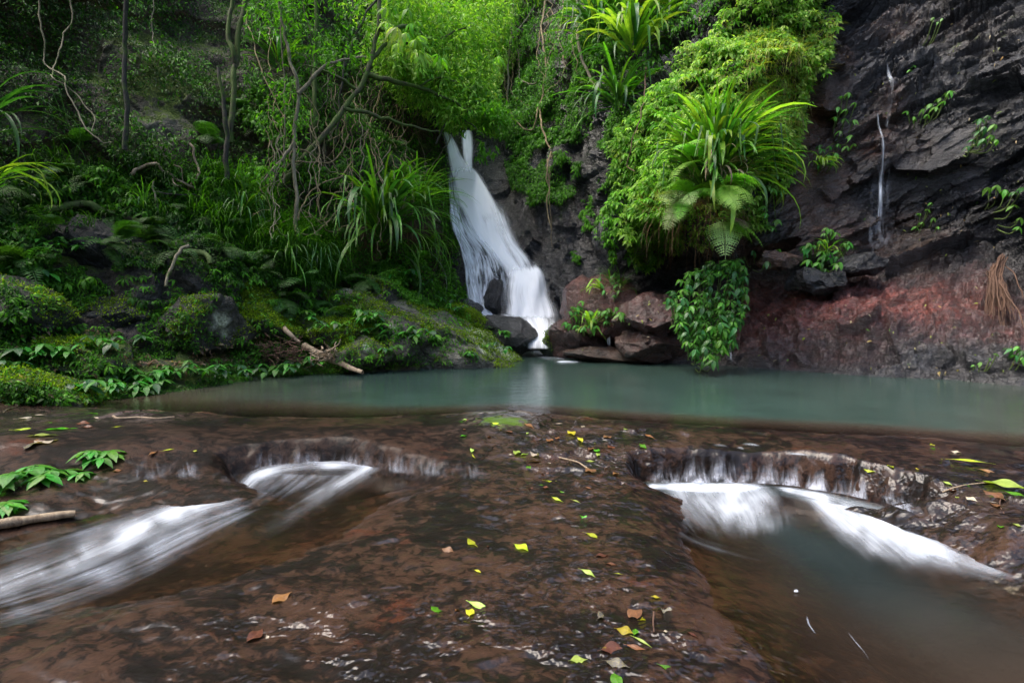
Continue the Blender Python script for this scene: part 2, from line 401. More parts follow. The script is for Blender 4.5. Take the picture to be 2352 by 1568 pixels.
def wall_depth(px, py):
    px = np.asarray(px, float); py = np.asarray(py, float)
    sh = px.shape; x = px.ravel(); y = np.minimum(py.ravel(), base_py(px.ravel()))
    out = np.empty(len(x))
    for s in range(0, len(x), 20000):
        q = np.c_[x[s:s+20000], y[s:s+20000]]/1000
        out[s:s+20000] = _tps(((q[:, None]-_q[None])**2).sum(-1))@_w[:-3] + np.c_[np.ones(len(q)), q]@_w[-3:]
    d = np.exp(out)
    # hanging bulge of earth under the creepers, right of centre, overhanging a dark recess
    cx = np.interp(y, [-200, 0, 200, 400, 540], [1880, 1790, 1650, 1560, 1530])
    hw = np.interp(y, [-200, 0, 200, 400, 540], [130, 150, 230, 190, 120])
    b = np.exp(-((x-cx)/hw)**4)*smooth(575, 500, y)
    d = d - 1.5*b
    # recess behind it
    d = d + .8*np.exp(-((x-1600)/170)**4)*smooth(540, 590, y)*smooth(800, 720, y)
    return d.reshape(sh)

def axis(lo, hi, a, b, fine, coarse):
    return np.r_[np.arange(lo, a, coarse), np.arange(a, b, fine), np.arange(b, hi+1, coarse)]
gx = axis(-700, 3050, -60, 2410, 3.8, 28); gy = axis(-900, 1050, -50, 905, 3.8, 28)
GPX, GPY = np.meshgrid(gx, gy)
_D = wall_depth(GPX, GPY)
WP = unproj(GPX, GPY, _D)
def grid_normals(P):
    du = np.gradient(P, axis=1); dv = np.gradient(P, axis=0)
    n = np.cross(dv, du); n /= np.linalg.norm(n, axis=-1, keepdims=True)+1e-12
    s = np.sign((n*(np.array([0, 0, CAMZ])-P)).sum(-1, keepdims=True)); s[s == 0] = 1
    return n*s
WN = grid_normals(WP)
p = WP.reshape(-1, 3); px = GPX.ravel(); py = GPY.ravel()
right = smooth(1330, 1460, px); back = smooth(1000, 1090, px)*(1-right); left = 1-smooth(1000, 1090, px)
# left bank: earth and blocky mossy rock
hl = .30*fbm(p*.55, 4, 3) + .22*facet(p*np.array([.75, .75, .95]), 20, 1.0, 1.1)+.06*facet(p*2.3, 26, 1, 1.0)+.03*fbm(p*5, 3, 5)
# right cliff: strata dipping to the left, broken in slabs
s_ = p[:, 0]*.87-p[:, 1]*.5; z_ = p[:, 2]; dp = p[:, 0]*.5+p[:, 1]*.87
th = math.radians(24)
t1 = math.cos(th)*s_+math.sin(th)*z_; t2 = -math.sin(th)*s_+math.cos(th)*z_
q1 = np.stack([t1/1.5, t2/.62, dp/1.2], -1); q2 = np.stack([t1/.62, t2/.17, dp/.6], -1); q3 = np.stack([t1/.2, t2/.075, dp/.2], -1)
w2 = np.stack([fbm(p*1.3, 3, 70), fbm(p*1.3, 3, 75), fbm(p*1.3, 3, 79)], -1)*.22
fine = smooth(620, 200, py+.35*(2352-px)*0)  # thin beds high up, massive blocks lower down
plain = np.clip(np.exp(-((px-1885)/75)**2-((py-330)/190)**2)*1.6, 0, 1)+np.clip(np.exp(-((px-2170)/150)**2-((py-370+(px-2170)*.35)/75)**2)*1.5, 0, 1)
plain = np.clip(plain, 0, .85)     # two big smooth faces
hr = (.62-.25*plain)*facet(q1+w2, 40, 1, 1.0) + (1-plain)*(.17+.10*fine)*facet(q2+w2, 50, 1, 1.1) + (1-plain)*(.055+.045*fine)*facet(q3+w2*2, 60, 1, 1.2) + .12*fbm(p*.8, 4, 8)
shelf = smooth(600, 680, py)*smooth(1690, 1760, px)      # the rounded red shelf at the foot
hs = .05*facet(p*9+w2*3, 39, 1, 1.3)+.30*fbm(p*1.1, 4, 31)+.20*facet(p*1.5+w2*2, 33, 1, 1.1)+.06*facet(p*4.5+w2*2, 37, 1, 1.2)+.03*fbm(p*7, 3, 38)
hr = hr*(1-shelf)+hs*shelf
hb = .45*facet(p*np.array([.9, .9, .7])+.15*w2, 80, 1, 1.1)+.16*facet(p*2.6+w2, 90, 1, 1.1)+.05*facet(p*6, 95, 1, 1)+.1*fbm(p, 4, 9)
calm = np.exp(-((px-1150)/110)**2)*smooth(280, 330, py)
hb = hb*(1-.65*calm)
H = hl*left+hb*back+hr*right
damp = 1-.75*np.exp(-((py-base_py(px))/30)**2)
WP = WP + (WN.reshape(-1, 3)*(H*damp)[:, None]).reshape(WP.shape)
WN2 = grid_normals(WP)

# rock colour of every stretch of wall (stains, earth, moss cover) ------------
def blobs(px, py, base, lst):
    c = np.tile(np.array(base, float), (len(px), 1))
    wob = 1+.35*fbm(np.c_[px/90, py/90, 0*px], 4, 101)
    for (x, y, rx, ry, col) in lst:
        w = np.exp(-(((px-x)/rx)**2+((py-y)/ry)**2)*wob)[:, None]
        w = np.clip(w*1.3, 0, 1); c = c*(1-w)+np.array(col)*w
    return c
cl = blobs(px, py, (.034, .026, .013), [(250,60,60,130,(.05,.048,.016)),(390,190,80,50,(.08,.075,.02)),(370,290,50,30,(.12,.12,.09)),(820,560,120,60,(.10,.055,.03)),
      (300,770,120,40,(.05,.03,.02)),(60,900,200,50,(.03,.035,.02)),(500,760,200,80,(.05,.05,.045)),(850,720,120,60,(.055,.05,.045)),(380,560,140,90,(.028,.03,.03))])
cb = blobs(px, py, (.014, .014, .017), [(1330,480,90,60,(.045,.035,.035)),(1250,650,60,90,(.03,.03,.035)),(1250,120,120,120,(.08,.06,.04)),(1100,100,120,200,(.05,.06,.02))])
cr = blobs(px, py, (.010, .010, .0125), [(1600,300,230,330,(.030,.03,.018)),(1900,250,70,150,(.035,.018,.012)),(2080,330,70,50,(.03,.016,.011)),(2150,60,160,50,(.028,.017,.013)),(2080,560,90,60,(.05,.02,.013)),(1850,360,44,150,(.095,.034,.011)),(1905,420,60,110,(.055,.024,.012)),(1905,560,80,40,(.075,.03,.018)),
      (1990,580,50,60,(.05,.022,.012)),(2040,70,60,30,(.12,.07,.05)),(1930,130,26,30,(.12,.05,.02)),(2050,250,40,40,(.10,.05,.035)),(2010,320,40,50,(.09,.035,.02)),(2100,550,60,60,(.06,.03,.016)),
      (2000,720,330,62,(.22,.056,.044)),(1800,740,120,60,(.20,.054,.042)),(2150,705,140,34,(.25,.066,.046)),(2300,720,110,26,(.10,.036,.03)),(1960,800,170,34,(.085,.034,.031)),(2200,830,160,40,(.035,.034,.038)),
      (1760,580,60,16,(.11,.05,.035)),(1380,700,60,50,(.13,.05,.035)),(1450,790,150,40,(.12,.05,.035)),(2250,420,60,50,(.035,.033,.04))])
C = cl*left[:, None]+cb*back[:, None]+cr*right[:, None]
moss = .40*left + .06*back - .18*right
def addm(x, y, rx, ry, v):
    global moss
    moss = moss+v*np.exp(-(((px-x)/rx)**2+((py-y)/ry)**2))
for t in [(330,190,120,90,.2),(430,210,80,40,.22),(80,900,160,60,.28),(500,720,120,50,.15),(600,780,120,50,.15),(950,760,180,60,.2),(70,600,90,150,.15),(2200,80,130,60,.62),(2330,40,60,60,.5),(1940,270,40,60,.6),
          (2060,270,20,60,.6),(2270,330,50,70,.6),(1270,470,70,60,.45),(1180,560,40,60,.2),(2130,470,50,30,.45),(2200,800,90,40,.35),(2330,760,60,30,.4),(820,560,130,60,-.25),(300,775,120,30,-.3)]: addm(*t)
C = C.reshape(GPX.shape+(3,)); moss = moss.reshape(GPX.shape)

def wall_part(name, x0, x1, mat, label, flat):
    i0 = np.searchsorted(gx, x0); i1 = np.searchsorted(gx, x1)+1
    P = WP[:, i0:i1]; nr, nc = P.shape[:2]
    me = mesh_np(name, P.reshape(-1, 3), grid_faces(nr, nc)[:, ::-1], mat, col=C[:, i0:i1].reshape(-1, 3), fa=moss[:, i0:i1].ravel(), smooth_shade=not flat)
    return tag(add(name, me), label, None, None, 'structure')
wall_part('hillside', -700, 1045, M_hill, 'steep shaded hillside of dark earth, roots and mossy rock on the left bank', False)
wall_part('gorge_wall', 1045, 1390, M_cliff, 'dark wet rock wall behind and beside the waterfall', True)
wall_part('cliff', 1390, 3051, M_cliff, 'wet black layered cliff with a rust red rounded foot on the right side of the pool', True)

def wall_at(px, py):
    """point and outward normal of the finished wall at photo position(s)"""
    px = np.atleast_1d(np.asarray(px, float)); py = np.atleast_1d(np.asarray(py, float))
    ix = np.clip(np.searchsorted(gx, px)-1, 0, len(gx)-2); iy = np.clip(np.searchsorted(gy, py)-1, 0, len(gy)-2)
    fx = np.clip((px-gx[ix])/(gx[ix+1]-gx[ix]), 0, 1)[:, None]; fy = np.clip((py-gy[iy])/(gy[iy+1]-gy[iy]), 0, 1)[:, None]
    P = WP[iy, ix]*(1-fx)*(1-fy)+WP[iy, ix+1]*fx*(1-fy)+WP[iy+1, ix]*(1-fx)*fy+WP[iy+1, ix+1]*fx*fy
    return P, WN2[iy, ix]
def W1(px, py, off=0.0):
    """a single wall point lifted off the wall towards the viewer's side"""
    P, n = wall_at(px, py); d = np.array([0, 0, CAMZ])-P[0]; d /= np.linalg.norm(d)
    return P[0]+d*off

# unseen wooded banks behind and beside the viewpoint, added to block low sky light
_a = np.radians(np.linspace(62, 298, 150)); _z = np.linspace(-2, 11, 60)
A_, Z_ = np.meshgrid(_a, _z)
R_ = 9.5+.30*np.maximum(Z_, 0)+2.0*np.cos(A_-math.pi)**2*0+4*np.exp(-((A_-math.pi)/.5)**2)
Pd = np.stack([R_*np.sin(A_), R_*np.cos(A_)*1.0, Z_], -1)
nz = fbm(Pd.reshape(-1, 3)*.5, 5, 600).reshape(A_.shape); Pd[..., 0] *= 1+.14*nz; Pd[..., 1] *= 1+.14*nz; Pd[..., 2] += .8*nz
Cd = np.tile(np.array([.012, .022, .007]), (Pd.size//3, 1))
tag(add('hillside', mesh_np('hillside', Pd.reshape(-1, 3), grid_faces(60, 150), M_hill, col=Cd, fa=np.full(Pd.size//3, .35))), 'unseen wooded dark banks downstream behind the viewpoint, added to block low sky light', None, None, 'structure')

# ================================================================== stream bed
def sdf_poly(x, y, poly):
    poly = np.array(poly, float); d = np.full(x.shape, 1e9); ins = np.zeros(x.shape, bool)
    for i in range(len(poly)):
        a = poly[i]; b = poly[(i+1) % len(poly)]; e = b-a
        wx, wy = x-a[0], y-a[1]; t = np.clip((wx*e[0]+wy*e[1])/(e@e), 0, 1)
        d = np.minimum(d, np.hypot(wx-e[0]*t, wy-e[1]*t))
        c = (a[1] > y) != (b[1] > y)
        with np.errstate(divide='ignore', invalid='ignore'):
            xi = a[0]+(y-a[1])/(b[1]-a[1]+1e-12)*(b[0]-a[0])
        ins ^= c & (x < xi)
    return np.where(ins, -d, d)
PLUNGE_Z = -.28
G = lambda px, py, z: tuple(on_plane(px, py, z)[:2])
PLUNGE = [G(1700,1640,-.28), G(1740,1560,-.28), G(1640,1450,-.28), G(1560,1340,-.28), G(1490,1240,-.28), G(1480,1160,-.28), G(1482,1108,-.28), G(1600,1108,-.28), G(1740,1112,-.28), G(1830,1118,-.28), G(1940,1140,-.28),
          G(2080,1182,-.28), G(2200,1226,-.28), G(2352,1296,-.28), G(2520,1360,-.28), (3.9, 2.2), (3.6, .9), (1.0, .7)]
SY = lambda x, y: -.235-.035*smooth(4.3, 2.6, y)
LEFTC = [G(-160,1230,-.25), G(0,1188,-.25), G(120,1165,-.25), G(190,1128,-.24), G(330,1130,-.24), G(430,1142,-.24), G(510,1140,-.24), G(540,1090,-.22), G(620,1072,-.2), G(700,1064,-.2), G(800,1062,-.2), G(880,1080,-.2), G(960,1100,-.2), G(1060,1115,-.2),
         G(1000,1170,-.24), G(900,1220,-.25), G(760,1290,-.26), G(600,1370,-.27), G(420,1420,-.27), G(200,1470,-.27), G(-200,1520,-.27), G(-700,1500,-.27)]
def y_edge(x): return np.interp(x, [-6, -4.5, -3.4, -1.5, -.5, 0, .6, 1.3, 2.2, 3.6, 4.3, 6, 9], [6.5, 6.27, 6.0, 5.95, 6.12, 6.2, 6.05, 5.75, 5.42, 5.06, 4.75, 4.2, 3.5])
def bed_h(x, y, detail=True):
    q3 = np.stack([x, y, 0*x], -1).reshape(-1, 3)
    wx = (.05*fbm(q3*1.6, 4, 250)+.02*fbm(q3*11, 3, 256)).reshape(x.shape); wy = (.035*fbm(q3*1.6, 4, 260)+.025*fbm(q3*9, 3, 266)).reshape(x.shape)
    base = np.interp(y, [1, 2, 2.6, 3, 3.6, 4.3, 4.7, 4.95, 5.3], [-.255, -.25, -.245, -.235, -.19, -.12, -.06, -.02, .012])
    # right of the plunge pool and far left the ledge stays high
    hr_ = smooth(2.0, 2.5, x); base = base*(1-hr_)+np.interp(y, [1, 2.6, 3.6, 4.2, 5], [-.16, -.10, -.05, -.01, .012])*hr_
    hl_ = smooth(-2.7, -3.3, x); base = base*(1-hl_)+np.interp(y, [3, 4.2, 4.6, 5.2, 6.3], [-.20, -.06, .03, .06, .05])*hl_
    p3 = np.stack([x, y, 0*x], -1).reshape(-1, 3)
    nz = fbm(p3*1.1, 4, 200).reshape(x.shape)
    rough_ = -.11*np.exp(-((x+1.6)/1.3)**2-((y-4.9)/.35)**2)+np.exp(-((x-.75)/.75)**2-((y-4.9)/.75)**2)+.8*np.exp(-((x-3.2)/.8)**2-((y-3.7)/.6)**2)+.5*np.exp(-((x+3.3)/.8)**2-((y-5)/.8)**2)
    h = base + .020*nz*smooth(7, 5.2, y)
    calm_ = 1-.88*smooth(-.1, -.8, x)*smooth(-4.4, -3.6, x)*smooth(4.2, 4.5, y)*smooth(5.9, 5.4, y)
    if detail:
        fz = facet(p3*np.array([3.5, 4.5, 1]), 210, 1, 1.0).reshape(x.shape)
        h = h + calm_*((.010+.035*rough_)*fz + .010*facet(p3*11, 220, 1, 1.2).reshape(x.shape)*(.12+rough_) + .006*fbm(p3*9, 3, 230).reshape(x.shape))
    # mounds
    h = h + .085*np.exp(-((x+.12)/.42)**2-((y-5.75)/.5)**2) + .05*np.exp(-((x+3.9)/.5)**2-((y-5.75)/.25)**2)+.06*np.exp(-((x+2.9)/.35)**2-((y-4.95)/.3)**2)
    # towards the pool it slips under water
    ye = y_edge(x); k = smooth(-.05, 1.25+.8*smooth(-1.0, -3.0, x), y-ye)
    h = np.where(y > ye-.25, np.maximum(h, .006)*(1-smooth(0, .12, y-ye))+0*h, h) - .75*k - .02*smooth(-.02, .1, y-ye)*(1-np.exp(-((x+.12)/.42)**2))
    # far left rises into the bank
    h = h + .30*smooth(-4.8, -7.2, x)*smooth(3.0, 5, y)*smooth(8, 6.6, y) + .05*smooth(-3.6, -4.3, x)*smooth(5.6, 5.0, y)*smooth(4.3, 4.7, y)
    # plunge pool: drops straight at the lip, shelves gently on the near left side
    s = sdf_poly(x+wx, y+wy, PLUNGE)
    lip = smooth(4.2, 4.5, y+.55*np.maximum(x-2.1, 0)*1.3)
    wdt = .60*(1-lip)+.12*lip
    k = 1-smooth(-.60*(1-lip)-.07*lip, .18*(1-lip)+.17*lip, s)
    h = h*(1-k) + k*(-.62*lip-.37*(1-lip)) - .22*(1-lip)*smooth(-.45, -1.3, s)
    s2 = sdf_poly(x+wx, y+wy, LEFTC)
    up = smooth(4.1, 4.6, y); wdt = 1.0*(1-up)+.26*up; s2 = s2-.07*up
    k2 = 1-smooth(-1.0*(1-up)-.20*up, .12*(1-up)+.10*up, s2)
    h = h*(1-k2)+k2*(-.345)
    return h
bx = np.r_[np.arange(-14, -5, .25), np.arange(-5, 4.6, .019), np.arange(4.6, 14, .25)]
by = np.r_[np.arange(-12, 1.2, .6), np.arange(1.2, 4, .016), np.arange(4, 6.6, .020), np.arange(6.6, 17, .2)]
BXg, BYg = np.meshgrid(bx, by)
BH = bed_h(BXg, BYg)
x, y = BXg.ravel(), BYg.ravel()
p3 = np.stack([x, y, 0*x], -1)
bc = np.tile(np.array([.0255, .0126, .0076]), (len(x), 1))
def tint(w, c):
    global bc
    w = np.clip(w, 0, 1)[:, None]; bc = bc*(1-w)+np.array(c)*w
wob = 1+.5*fbm(p3*2, 3, 240)
mound = np.exp(-(((x+.12)/.42)**2+((y-5.75)/.48)**2)*wob)
tint(mound*1.1, (.065, .06, .056)); tint(np.exp(-(((x+.16)/.25)**2+((y-5.95)/.14)**2)*wob)*1.2, (.20, .20, .195))
tint(np.exp(-(((x-.7)/.8)**2+((y-5.0)/.5)**2)*wob)*.8, (.022, .013, .010))
tint(np.exp(-(((x+2.2)/1.9)**2+((y-5.0)/.7)**2)*wob)*1.0, (.017, .0095, .0065))
tint(np.exp(-(((x-2.3)/1.6)**2+((y-4.9)/.22)**2)*wob)*.8, (.026, .014, .009))
tint(np.exp(-(((x-3.3)/.7)**2+((y-3.8)/.5)**2)*wob)*.8, (.018, .013, .011))
tint(np.exp(-(((x+4.2)/1.0)**2+((y-5.4)/.6)**2)*wob)*.9, (.018, .013, .011))
tint(np.exp(-(((x+3.9)/.5)**2+((y-5.75)/.2)**2)*wob)*1.0, (.06, .048, .048))
tint(smooth(-.10, .12, y-y_edge(x)), (.14, .092, .062))
bm = 1.1*np.exp(-(((x+.08)/.3)**2+((y-5.45)/.16)**2))+.35*mound+.5*np.exp(-((x+5.6)/1.0)**2-((y-6)/.7)**2)+.45*np.exp(-((x-3.2)/.5)**2-((y-3.7)/.3)**2)
rip = .05+.9*np.exp(-((x-.75)/.75)**2-((y-4.9)/.7)**2)+.75*smooth(3.2, 2.4, y)*smooth(-1.8, -.8, x)+.9*np.exp(-((x-3.2)/.9)**2-((y-3.7)/.6)**2)+.5*np.exp(-((x+3.9)/.7)**2-((y-5.2)/.6)**2)+.5*np.exp(-((x-.6)/.5)**2-((y-3.4)/.8)**2)
rip = np.clip(rip, 0, 1)
V = np.stack([x, y, BH.ravel()], -1)
bed = add('stream_bed', mesh_np('stream_bed', V, grid_faces(len(by), len(bx)), M_bed, col=bc, fa=bm, rip=rip))
_lw = smooth(.0, -.7, x)*smooth(-4.6, -4.0, x)*smooth(4.15, 4.5, y)*smooth(5.7, 5.2, y)
_at = bed.data.attributes.new('film', 'FLOAT', 'POINT'); _at.data.foreach_set('value', np.ascontiguousarray(1-.85*_lw-.35*smooth(.9, 1.4, x)*smooth(2.6, 2.2, x)*smooth(4.4, 4.6, y)*smooth(5.1, 4.9, y), np.float32))
tag(bed, 'brown rock ledge and stream bed under a thin film of running water', None, None, 'structure')
def bed_z(x, y):
    x = np.atleast_1d(np.asarray(x, float)); y = np.atleast_1d(np.asarray(y, float))
    ix = np.clip(np.searchsorted(bx, x)-1, 0, len(bx)-2); iy = np.clip(np.searchsorted(by, y)-1, 0, len(by)-2)
    fx = np.clip((x-bx[ix])/(bx[ix+1]-bx[ix]), 0, 1); fy = np.clip((y-by[iy])/(by[iy+1]-by[iy]), 0, 1)
    return BH[iy, ix]*(1-fx)*(1-fy)+BH[iy, ix+1]*fx*(1-fy)+BH[iy+1, ix]*(1-fx)*fy+BH[iy+1, ix+1]*fx*fy
def bed_hit(px, py, zmin=None):
    """where the line of sight meets the stream bed (or the water standing on it at zmin)"""
    zs = np.linspace(.35, -.65, 400)
    P = on_plane(np.full(400, float(px)), np.full(400, float(py)), zs)
    hz = bed_z(P[:, 0], P[:, 1])
    if zmin is not None: hz = np.maximum(hz, zmin)
    k = np.argmax(zs <= hz)
    return P[k]

def pl_bed(lift=.012, floor=-9):
    def f(px, py, th):
        sh = px.shape; zs = np.linspace(.3, -.62, 240)
        P = on_plane(px.ravel()[:, None], py.ravel()[:, None], zs[None, :])
        hz = np.maximum(bed_z(P[..., 0].ravel(), P[..., 1].ravel()).reshape(P.shape[:2]), floor)
        k = np.argmax(zs[None, :] <= hz, axis=1); Q = P[np.arange(len(k)), k]
        Q = Q.reshape(sh+(3,))
        if min(sh) > 4:       # running water rounds off the rock under it
            for _ in range(3):
                Q[1:-1] = (Q[:-2]+2*Q[1:-1]+Q[2:])/4; Q[:, 1:-1] = (Q[:, :-2]+2*Q[:, 1:-1]+Q[:, 2:])/4
        Q[..., 2] += lift; Q[..., 1] -= lift*.6
        return Q
    return f

# ================================================================== still water
def poly_water(name, poly, z, mat, label, colf, amf, step=.04, margin=.14, zf=None):
    P = np.array(poly); x0, y0 = P.min(0)-.2; x1, y1 = P.max(0)+.2
    xs = np.arange(x0, x1, step); ys = np.arange(y0, y1, step); X, Y = np.meshgrid(xs, ys)
    s = sdf_poly(X, Y, poly)
    fc = grid_faces(len(ys), len(xs)); keep = (s.ravel()[fc] < margin).all(1); fc = fc[keep]
    Z = np.full(X.shape, z) if zf is None else zf(X, Y)
    V = np.stack([X.ravel(), Y.ravel(), Z.ravel()], -1)
    dep = np.clip(Z.ravel()-bed_z(X.ravel(), Y.ravel()), 0, 2)
    used = np.unique(fc); mp = -np.ones(len(V), int); mp[used] = np.arange(len(used))
    me = mesh_np(name, V[used], mp[fc], mat, col=colf(V, dep)[used], fa=amf(V, dep)[used])
    return tag(add(name, me), label, None, None, 'structure')
# big pool
nt_, nx_ = 130, 260
xs = np.linspace(-10, 13, nx_); ts = np.linspace(0, 1, nt_)
X, T = np.meshgrid(xs, ts); Y = (y_edge(X)-.06)*(1-T**1.3)+18*T**1.3
dep = np.clip(-bed_h(X, Y, False), 0, 2).ravel()
pxp, pyp = project(np.stack([X.ravel(), Y.ravel(), 0*X.ravel()], -1))
kdeep = smooth(.10, .62, dep)*smooth(180, 900, pxp)*(1-.35*smooth(2100, 2400, pxp))
c0, c1 = np.array([.070, .050, .034]), np.array([.032, .061, .050])
colp = c0+(c1-c0)*kdeep[:, None]
amt = np.clip(1.9*dep, 0, .96)
pool = add('pool_water', mesh_np('pool_water', np.stack([X.ravel(), Y.ravel(), 0*X.ravel()], -1), grid_faces(nt_, nx_), M_pool, col=colp, fa=amt))
tag(pool, 'still teal green pool between the waterfall and the rock ledge', None, None, 'structure')
poly_water('plunge_pool_water', PLUNGE, PLUNGE_Z, M_plunge, 'dark grey green plunge pool below the right hand cascade',
           lambda V, d: np.array([.040, .028, .020])+(np.array([.018, .026, .026])-np.array([.040, .028, .020]))*(smooth(.02, .22, d)*smooth(1.8, 3.2, V[:, 1]))[:, None],
           lambda V, d: np.clip(4.0*d, 0, .90))
poly_water('stream_water', LEFTC, -.25, M_plunge, 'shallow stream channel flowing away to the lower left',
           lambda V, d: np.tile(np.array([.026, .019, .014]), (len(V), 1)), lambda V, d: np.clip(2.5*d, 0, .5), zf=SY, margin=.3)

# ================================================================== boulders
_ico = {}
def ico(sub):
    if sub not in _ico:
        import bmesh
        b = bmesh.new(); bmesh.ops.create_icosphere(b, subdivisions=sub, radius=1)
        _ico[sub] = (np.array([v.co[:] for v in b.verts]), np.array([[v.index for v in f.verts] for f in b.faces])); b.free()
    return _ico[sub]
MOSSPTS = []; SOLID = []
def boulder(name, px, py, depth, rx, ry, rd, roll, label, mat, col, moss=.3, sub=5, seed=1, blocky=1.0, lichen=None, power=.75, cat='boulder'):
    """rx, ry: half sizes as seen (photo pixels at that depth); rd half depth in metres; roll in degrees, clockwise"""
    V, Fc = ico(sub); c = unproj(px, py, depth); k = depth/F
    rb = np.random.default_rng(seed*13+1); V = V.copy()
    for _ in range(15):
        nn = rb.normal(size=3); nn /= np.linalg.norm(nn); of = rb.uniform(.60, .86)+.1*(1-blocky)
        V = V-nn*np.maximum(V@nn-of, 0)[:, None]
    V = V*1.16
    S = V*np.array([rx*k, rd, ry*k]); r0 = (rx*k+ry*k)*.5
    a_ = math.radians(roll); R = np.array([[math.cos(a_), 0, math.sin(a_)], [0, 1, 0], [-math.sin(a_), 0, math.cos(a_)]])
    S = S@R.T
    n = V/np.linalg.norm(V, axis=1, keepdims=True)
    q = S/r0+seed*7.3
    h = blocky*(.15*facet(q*1.25, seed*10, 1, 1.2)+.07*facet(q*3.1, seed*10+3, 1, 1.1)+.03*facet(q*8, seed*10+5, 1, 1.1))+.09*fbm(q*1.5, 4, seed)+.02*fbm(q*9, 3, seed+4)
    S = S + n*(h*r0)[:, None]
    cc = np.tile(np.array(col, float), (len(S), 1))
    if lichen:
        for (lx, ly, lr, lc) in lichen:
            qx, qy = project(S+c)
            w = np.exp(-(((qx-lx)/lr)**2+((qy-ly)/lr)**2)*(1+.6*fbm(q*5, 3, 77)))
            w = np.clip(w*2.2-.6, 0, 1)[:, None]; cc = cc*(1-w)+np.array(lc)*w
    am = np.full(len(S), moss)
    if lichen: am = am-np.clip((cc.mean(1)-.25)*4, 0, 1)
    o = add(name, mesh_np(name, S, Fc, mat, col=cc, fa=am, smooth_shade=False)); o.location = c.tolist()
    fn = np.cross(S[Fc[:, 1]]-S[Fc[:, 0]], S[Fc[:, 2]]-S[Fc[:, 0]]); ar = np.linalg.norm(fn, axis=1, keepdims=True); fn = fn/ar
    cen = S[Fc].mean(1)+c
    SOLID.append((S+c, Fc))
    if moss > .15: MOSSPTS.append((cen, fn, ar[:, 0]*.5, np.full(len(cen), moss)))
    tag(o, label, cat)
    return o
LI = (.42, .46, .34)
GREY = (.05, .048, .038); RED = (.11, .032, .024); BLK = (.022, .023, .027)
boulder('mossy_boulder', 1015, 815, 11.7, 290, 92, 1.2, 25, 'long moss covered rock slab sloping down into the pool in front of the waterfall', M_boulder, (.115, .112, .09), .30, 6, 3, .55, [(1135,790,26,LI),(1170,812,22,LI),(1095,757,20,LI)])
boulder('mossy_boulder', 905, 800, 10.9, 95, 60, .8, 8, 'dark cracked mossy boulder at the waterline behind the leafy shrubs', M_boulder, GREY, .24, 5, 5, .9, [(900,752,12,LI)])
boulder('mossy_boulder', 838, 812, 10.2, 62, 36, .5, 4, 'low rounded boulder with olive moss beside the driftwood', M_boulder, (.10, .095, .065), .28, 5, 6, .6, [(842,795,10,LI)])
boulder('mossy_boulder', 790, 775, 10.9, 118, 42, .7, 10, 'long mound of bright moss above the driftwood roots', M_boulder, GREY, .50, 5, 7, .6)
boulder('mossy_boulder', 465, 750, 9.55, 105, 80, .7, 12, 'grey boulder with a big white lichen patch on its right side', M_boulder, (.05, .048, .036), .22, 5, 8, .8, [(508,742,20,(.34,.36,.26)),(498,728,12,(.34,.36,.26)),(516,764,12,(.34,.36,.26)),(430,760,8,LI)])
boulder('mossy_boulder', 362, 690, 9.5, 40, 62, .5, 6, 'upright angular grey block with a pale lower corner', M_boulder, (.035, .036, .032), .0, 5, 9, .9, [(372,706,18,(.30,.34,.27))])
boulder('mossy_boulder', 280, 725, 9.15, 95, 60, .6, 20, 'dark fissured rock under the fern bank', M_boulder, (.022, .024, .022), .18, 5, 10, 1.0)
boulder('mossy_boulder', 575, 705, 10.5, 125, 50, .7, 26, 'moss grown sloping rock above the lichen boulder', M_boulder, (.04, .04, .03), .48, 5, 11, .7)
boulder('mossy_boulder', 215, 590, 9.6, 150, 70, .8, 22, 'overhanging dark rock slab in the deepest shade', M_boulder, (.014, .015, .014), .1, 5, 12, .8)
boulder('mossy_boulder', 205, 815, 7.9, 95, 38, .6, 14, 'mossy hummock beside the leaf litter hollow', M_boulder, GREY, .48, 5, 13, .6)
boulder('mossy_boulder', 70, 905, 6.75, 150, 46, .7, 8, 'broad moss carpeted rock at the left edge by the pool', M_boulder, (.07, .068, .05), .44, 5, 14, .45)
boulder('mossy_boulder', 50, 730, 7.9, 90, 80, .6, 40, 'leaning mossy buttress of rock at the far left', M_boulder, (.020, .021, .016), .2, 5, 15, .7)
boulder('mossy_boulder', 1050, 745, 12.8, 62, 42, .6, 20, 'mossy knob of rock just below the hanging fern bank', M_boulder, GREY, .45, 5, 16, .7)
boulder('mossy_boulder', 880, 700, 11.9, 75, 45, .6, 38, 'bare dark slanting rock face between ferns', M_boulder, (.035, .032, .028), .2, 5, 17, .6)
boulder('wet_boulder', 1172, 765, 13.3, 62, 36, .5, 30, 'smooth wet dark boulder at the left foot of the waterfall', M_wetb, (.05, .05, .05), .0, 5, 18, .45)
boulder('wet_boulder', 1268, 785, 13.3, 27, 36, .4, 0, 'rounded wet boulder with green algae at the right foot of the waterfall', M_wetb, (.035, .06, .018), .25, 5, 19, .4)
boulder('wet_boulder', 1134, 684, 14.5, 19, 44, .3, 5, 'black rock rib standing in the falling water', M_wetb, (.03, .03, .034), -.2, 5, 20, .8)
boulder('wet_boulder', 1125, 600, 16.5, 46, 40, .4, 24, 'glistening black rock showing through the veil of the falls', M_wetb, (.03, .03, .036), -.2, 5, 21, .8)
boulder('wet_boulder', 1075, 725, 14.3, 34, 36, .5, 35, 'black jagged rock left of the falling water', M_wetb, BLK, -.1, 5, 22, 1.0)
boulder('wet_boulder', 1412, 535, 12.6, 42, 66, .6, 28, 'pointed dark grey outcrop beside the hanging creeper', M_wetb, (.035, .034, .038), -.3, 5, 23, 1.0)
